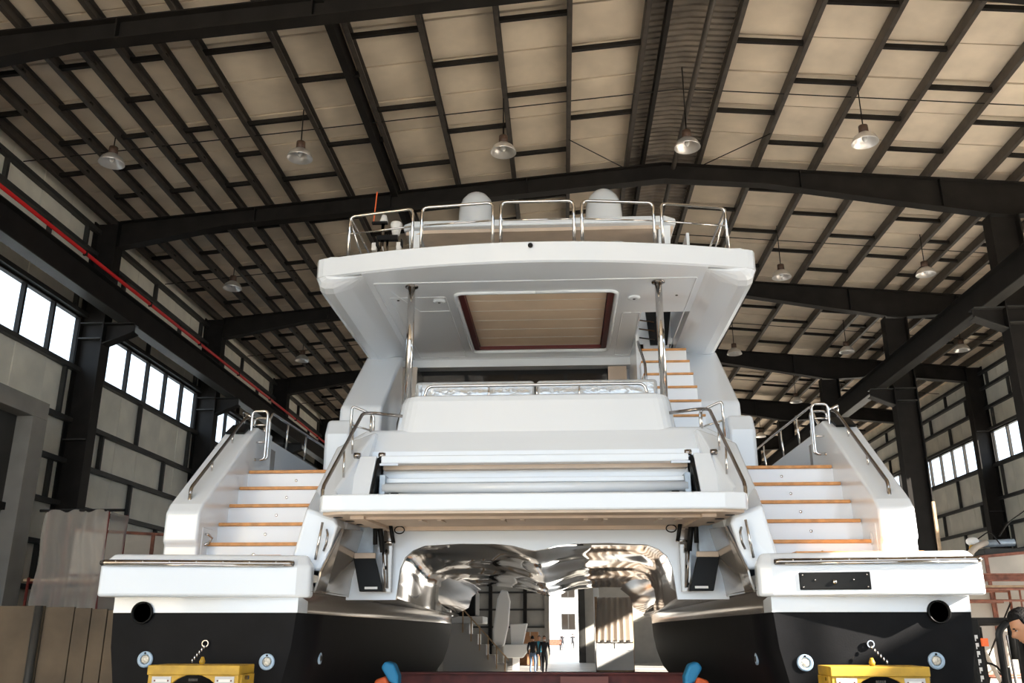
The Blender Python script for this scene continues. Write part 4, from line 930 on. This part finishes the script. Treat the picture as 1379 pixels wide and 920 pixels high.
def small_person(loc, ang, label, top, legs, spread=.1, arm=0.0):
    r = empty('person', loc); r.rotation_euler = (0, 0, ang)
    J = {'pelvis': ((0, 0, .93), (.15, .11)), 'waist': ((0, 0, 1.08), (.14, .10)), 'chest': ((.0, 0, 1.30), (.17, .115)), 'neck': ((0, 0, 1.47), .055), 'head': ((.01, 0, 1.50), .055),
         'sl': ((0, .19, 1.40), .065), 'el': ((-.02, .25, 1.12), .048), 'wl': ((.06 + arm, .25, .88 + arm), .034), 'hl': ((.09 + arm, .24, .80 + arm), .04),
         'sr': ((0, -.19, 1.40), .065), 'er': ((-.02, -.25, 1.12), .048), 'wr': ((.06, -.25, .88), .034), 'hr': ((.09, -.24, .80), .04),
         'kl0': ((0, .09, .86), .095), 'kl': ((.04, .1, .48), .065), 'al': ((-.02 - spread, .1, .09), .045), 'tl': ((.12 - spread, .12, .04), .04),
         'kr0': ((0, -.09, .86), .095), 'kr': ((.04 + spread, -.1, .48), .065), 'ar': ((-.02 + spread, -.1, .09), .045), 'tr': ((.12 + spread, -.12, .04), .04)}
    def mf(c):
        if c.z > 1.455 or (c.z < .86 and abs(c.y) > .205): return 0
        if c.z < .07: return 3
        return 2 if c.z < .93 and abs(c.y) < .205 else 1
    bd = skin_figure('body', J, BODY_E, mf, [SKIN, top, legs, BLACKP], r, 2)
    h = M(); h.bm.free(); h.bm = headmesh(1.0)
    for v in h.bm.verts: v.co += Vector((.0, 0, 1.485))
    h.out('head', SKIN, r, smooth=True)
    hm = M(); hm.bm.free(); hm.bm = headmesh(1.07)
    bmesh.ops.delete(hm.bm, geom=[v for v in hm.bm.verts if v.co.z < .15 + max(0, v.co.x) * .7 - (.06 if v.co.x < -.02 else 0)], context='VERTS')
    for v in hm.bm.verts: v.co += Vector((-.004, 0, 1.48))
    hm.out('hair', HAIR, r, smooth=True, solid=.008)
    M().box(.075, .105, -.05, .05, 1.50, 1.56).out('face_mask', PAPER, r, bev=.02) if 'mask' in label else None
    return tag(r, label, 'person')
small_person((-.62, 45.6, 0), -PI / 2 + .2, 'person in dark clothes with face mask walking under the tunnel towards us', SHIRT, SHIRT, .12)
small_person((-1.22, 46.6, 0), PI / 2 - .3, 'person in black top and blue jeans beside the masked walker', SHIRT, JEANS, .06)
small_person((-.95, 48.5, 0), -PI / 2, 'person in teal top half hidden behind the two walkers', TEALC, SHIRT, .05)
small_person((.22, 96, 0), -PI / 2, 'distant person in dark clothes outside the far door, near the cart', SHIRT, SHIRT, .1)
small_person((1.25, 97, 0), PI / 2, 'distant person in dark clothes outside the far door, rightmost', SHIRT, SHIRT, .08)

# man at the right edge, on a step, bent over a grey tube
man = empty('person', (3.98, 7.35, .36))
st = empty('wooden_step', (3.55, 7.1, 0))
for i in range(5): M().box(.0, .95, i * .14, i * .14 + .13, .30, .36).out('plank', WOOD, st, bev=.006)
for x in (.1, .85): M().box(x - .04, x + .04, 0, .69, 0, .30).out('leg', WOOD, st)
tag(st, 'low wooden step under the man at the right edge', 'step')
def P(x, y, z): return (x, y, z)
# he faces -X (left) and leans forward
J = {'pelvis': ((.10, 0, .90), (.14, .16)), 'waist': ((.07, 0, 1.06), (.12, .15)), 'chest': ((-.02, 0, 1.32), (.13, .19)), 'neck': ((-.07, 0, 1.49), .056), 'head': ((-.10, 0, 1.55), .052),
     'sl': ((-.03, -.20, 1.40), .068), 'el': ((-.03, -.27, 1.13), .05), 'wl': ((-.21, -.22, 1.22), .034), 'pl': ((-.27, -.21, 1.26), (.042, .026)),
     'sr': ((-.03, .20, 1.40), .068), 'er': ((-.05, .27, 1.12), .05), 'wr': ((-.20, .12, 1.0), .034), 'pr_': ((-.27, .09, .98), (.042, .026)),
     'kl0': ((.08, -.1, .84), .095), 'kl': ((.04, -.11, .46), .066), 'al': ((.10, -.12, .09), .045), 'tl': ((-.05, -.13, .04), .042),
     'kr0': ((.08, .1, .84), .095), 'kr': ((.06, .11, .46), .066), 'ar': ((.12, .12, .09), .045), 'tr': ((-.03, .13, .04), .042)}
E2 = [('pelvis', 'waist'), ('waist', 'chest'), ('chest', 'neck'), ('neck', 'head'), ('chest', 'sl'), ('sl', 'el'), ('el', 'wl'), ('wl', 'pl'), ('chest', 'sr'), ('sr', 'er'), ('er', 'wr'), ('wr', 'pr_'),
      ('pelvis', 'kl0'), ('kl0', 'kl'), ('kl', 'al'), ('al', 'tl'), ('pelvis', 'kr0'), ('kr0', 'kr'), ('kr', 'ar'), ('ar', 'tr')]
def mf(c):
    if c.z > 1.475 or (c.x < -.19 and c.z > .8): return 0
    if c.z < .07: return 3
    return 2 if c.z < .92 else 1
skin_figure('body', J, E2, mf, [SKIN, SHIRT, JEANS, BLACKP], man, 2)
R = Matrix.Translation((-.125, 0, 1.52)) @ Matrix.Rotation(PI, 4, 'Z') @ Matrix.Rotation(.52, 4, 'Y')
h = M(); h.bm.free(); h.bm = headmesh(1.0); bmesh.ops.transform(h.bm, matrix=R, verts=h.bm.verts); hd = h.out('head', SKIN, man, smooth=True)
hm = M(); hm.bm.free(); hm.bm = headmesh(1.08)
def hairline(v):
    x, z = v.co.x / 1.08, v.co.z / 1.08
    if x > .03: return z < .178 + .1 * (x - .03) * 0
    if x > -.03: return z < .135
    return z < .065
bmesh.ops.delete(hm.bm, geom=[v for v in hm.bm.verts if hairline(v)], context='VERTS')
for v in hm.bm.verts: v.co += Vector((-.006, 0, -.004)); v.co *= 1 + .02 * math.sin(v.co.x * 160 + v.co.y * 130)
bmesh.ops.transform(hm.bm, matrix=R, verts=hm.bm.verts); hm.out('hair', HAIR, man, smooth=True, solid=.012)
for s in (-1, 1):
    for nm_, mt, c, d in (('eye', PAPER, (.078, s * .031, .126), (.006, .010, .0045)), ('eyebrow', HAIR, (.089, s * .032, .147), (.006, .02, .005)), ('eyelash', HAIR, (.084, s * .031, .131), (.006, .015, .003))):
        e = M().ball(c, *d, 10); bmesh.ops.transform(e.bm, matrix=R, verts=e.bm.verts); e.out(nm_, mt, hd, smooth=True)
# fingers curl round the tube
tube0, tube1 = Vector((-.33, -.17, 1.14)), Vector((.12, -.40, 1.62))
ax = (tube1 - tube0).normalized()
tb = M(); pos = Vector(man.location)
gt = tag(M().tube([tube0 + pos - ax * .12, tube1 + pos + ax * .1], .026, 14).out('grey_tube', GREYP, smooth=True), 'dark grey tube held by the man at the right edge', 'tube')
gc = Vector((-.285, -.20, 1.265)) ; gc = tube0 + ax * (gc - tube0).dot(ax)
n1 = ax.cross(Vector((0, 1, 0))).normalized(); n2 = ax.cross(n1).normalized()
for k, (off, L) in enumerate(((-.034, .80), (-.012, 1.0), (.011, .95), (.033, .75))):
    c = gc + ax * off; pts = []
    for q in range(8):
        a = -1.9 + q / 7 * 3.6 * L; pts.append(c + (n1 * math.cos(a) + n2 * math.sin(a)) * .036)
    M().tube(pts, .0105, 8, .008).out('finger', SKIN, man, smooth=True)
M().tube([gc + ax * .05 + n1 * .02 + n2 * -.03, gc + ax * .045 + n1 * -.036, gc + ax * .02 + n1 * -.03 + n2 * .028], .012, 8, .009).out('thumb', SKIN, man, smooth=True)
tag(man, 'dark haired man in dark shirt looking down at a grey tube, right edge', 'person')

# ------------------------------------------------------------------ background under the tunnel
s_ = empty('notice_board', (1.92, 30, 0))
M().box(-.58, .58, 0, .03, .78, 1.66).out('sheet', PAPER, s_); M().box(-.58, .58, -.004, 0, 1.58, 1.66).out('header_band', INK, s_)
for i in range(4): M().box(-.10 + i * .05, -.07 + i * .05, -.008, -.004, 1.605, 1.64).out('header_mark', PAPER, s_)
for z in (1.54, 1.49, 1.44): M().box(-.55, -.04, -.004, 0, z - .008, z).box(.03, .52, -.004, 0, z - .008, z).out('table_line', INK, s_)
M().box(-.03, .01, -.004, 0, 1.42, 1.58).out('table_line', INK, s_); M().box(-.5, -.15, -.004, 0, 1.36, 1.368).box(.1, .5, -.004, 0, 1.36, 1.368).out('table_line', INK, s_)
for x in (-.56, .56): M().box(x - .04, x + .04, .03, .1, 0, 3.0).out('post', WOOD, s_)
M().box(-.6, .6, .03, .09, .72, .8).out('rail', WOOD, s_); M().box(-.58, .56, .035, .06, 1.68, 2.95).out('backing_board', HOSE, s_)
m = M(); m.loft([[(-.5 + 1.1 * u + (.0 if z > 2.3 else .0) - .10 * (3.0 - z) * (1 - u), -.03 + .05 * math.sin(u * 38 + z), z) for u in [q / 40 for q in range(41)]] for z in (1.62, 1.9, 2.2, 2.5, 2.8, 2.98)])
m.out('plastic_curtain', FILM, s_, smooth=True)
tag(s_, 'white notice board with draped plastic above it under the right of the tunnel', 'notice board')
tag(M().box(1.75, 2.0, 44, 44.3, 0, 5).out('white_pillar', WHITE, bev=.02), 'pale pillar just left of the notice board', 'pillar')
mo = empty('stair_mould', (-2.9, 33, 0))
M().prism([(-1.0, 0), (1.15, 0), (1.15, .85), (.82, .85), (.82, 1.15), (.5, 1.15), (.5, 1.5), (.2, 1.5), (.2, 1.85), (-.1, 1.85), (-.1, 2.2), (-1.0, 2.2)], 'y', 0, 1.4).out('stepped_body', mat('grey_gelcoat_mould', (.42, .40, .37), .4), mo, bev=.02)
M().box(-1.0, .35, .3, 2.4, 2.2, 2.45).out('top_deck', WHITE, mo, bev=.03); M().box(-.95, .05, .6, 2.3, 2.45, 3.35).out('canopy', BLACKP, mo, bev=.08)
for i in range(6): M().box(-.35 + i * .3, -.31 + i * .3, -.05, 0, 1.9 - i * .3, 2.75 - i * .32).out('rail_post', WOOD, mo)
M().hexa([(-.45, -.06, 2.78), (1.3, -.06, .95), (1.3, 0, .95), (-.45, 0, 2.78), (-.45, -.06, 2.84), (1.3, -.06, 1.01), (1.3, 0, 1.01), (-.45, 0, 2.84)]).out('wooden_rail', WOOD, mo)
M().lathe([(.0, .0), (.75, .0), (.72, .3), (.55, .38), (0, .4)], (.25, -.6, 0), 'z', 24).out('round_base', FRAMEC, mo, smooth=True)
M().box(-1.3, -1.18, -.3, 0, 0, 2.3).out('ladder_side', FRAMEC, mo)
tag(mo, 'grey stepped mould with wooden stair rail under the left of the tunnel', 'mould')
fn = empty('white_fin', (-2.58, 44.5, 0)); M().prism([(-.42, 1.2), (-.45, 2.0), (-.25, 3.4), (-.05, 3.85), (.25, 3.78), (.38, 3.3), (.3, 2.2), (.1, 1.3)], 'y', 0, .25).out('blade', WHITE, fn, bev=.08)
M().box(-.35, .05, -.2, .45, 0, 1.25).out('stand', FRAMEC, fn)
tag(fn, 'tall white fin shaped moulding standing upright behind the stepped mould', 'moulding')
ch = empty('white_seat_moulding', (-2.2, 50, 0)); M().prism([(-1.0, .6), (.35, .6), (.85, 1.25), (.5, 1.3), (-1.0, 1.25)], 'y', 0, 1).out('base', WHITE, ch, bev=.05)
M().prism([(-.3, 1.25), (.35, 1.25), (.6, 2.35), (-.35, 2.3)], 'y', .3, .8).out('seat_back', WHITE, ch, bev=.06); M().box(-.2, .15, .2, .8, 0, .62).out('pedestal', WHITE, ch)
tag(ch, 'white helm seat moulding on a pedestal in the distance', 'moulding')
for i, (x, y, w, h, lab) in enumerate(((-2.35, 57, .9, 1.2, 'lower left brown carton by the far wall'), (-1.35, 56, .8, .95, 'right brown carton by the far door'), (-1.75, 58.5, 1.0, 1.9, 'tall brown carton stack behind the others by the far wall'))):
    c = empty('carton', (x, y, 0)); M().box(-w / 2, w / 2, 0, .7, 0, h).out('box', CARD, c, bev=.02); M().box(-.04, .04, -.004, .7, h - .001, h + .004).box(-.04, .04, -.005, 0, h - .25, h).out('tape', HOSE, c); tag(c, lab, 'carton', 'cartons by the far wall')
ob = empty('white_building', (0, 122, 0)); M().box(-40, 40, 0, 10, 0, 16).out('wall', WHITE, ob)
for x in (-6, -2.5, 1, 4.5, 8):
    for z in (3.2, 7.2):
        w = M().box(x - .9, x + .9, -.05, .02, z - 1.1, z + .9).out('window', STEELG, ob)
        for q in (-.45, .45): M().box(x + q - .38, x + q + .38, -.07, -.04, z - 1.0, z + .8).out('pane', DGLASS, w)
tag(ob, 'white building with grey windows outside the far door', 'building')
ct = empty('brown_cart', (-.75, 99, 0)); M().box(-.9, .9, 0, 1.5, .5, 1.1).out('tray', RUST, ct)
for sx in (-.7, .7): M().lathe([(0, -.08), (.35, -.08), (.35, .08), (0, .08)], (sx, .2, .35), 'x', 18).out('wheel', BLACKP, ct)
M().box(-.85, -.8, 0, 1.5, 1.1, 1.9).box(.8, .85, 0, 1.5, 1.1, 1.9).out('rail', RUST, ct)
tag(ct, 'brown cart in the yard outside the far door', 'cart')
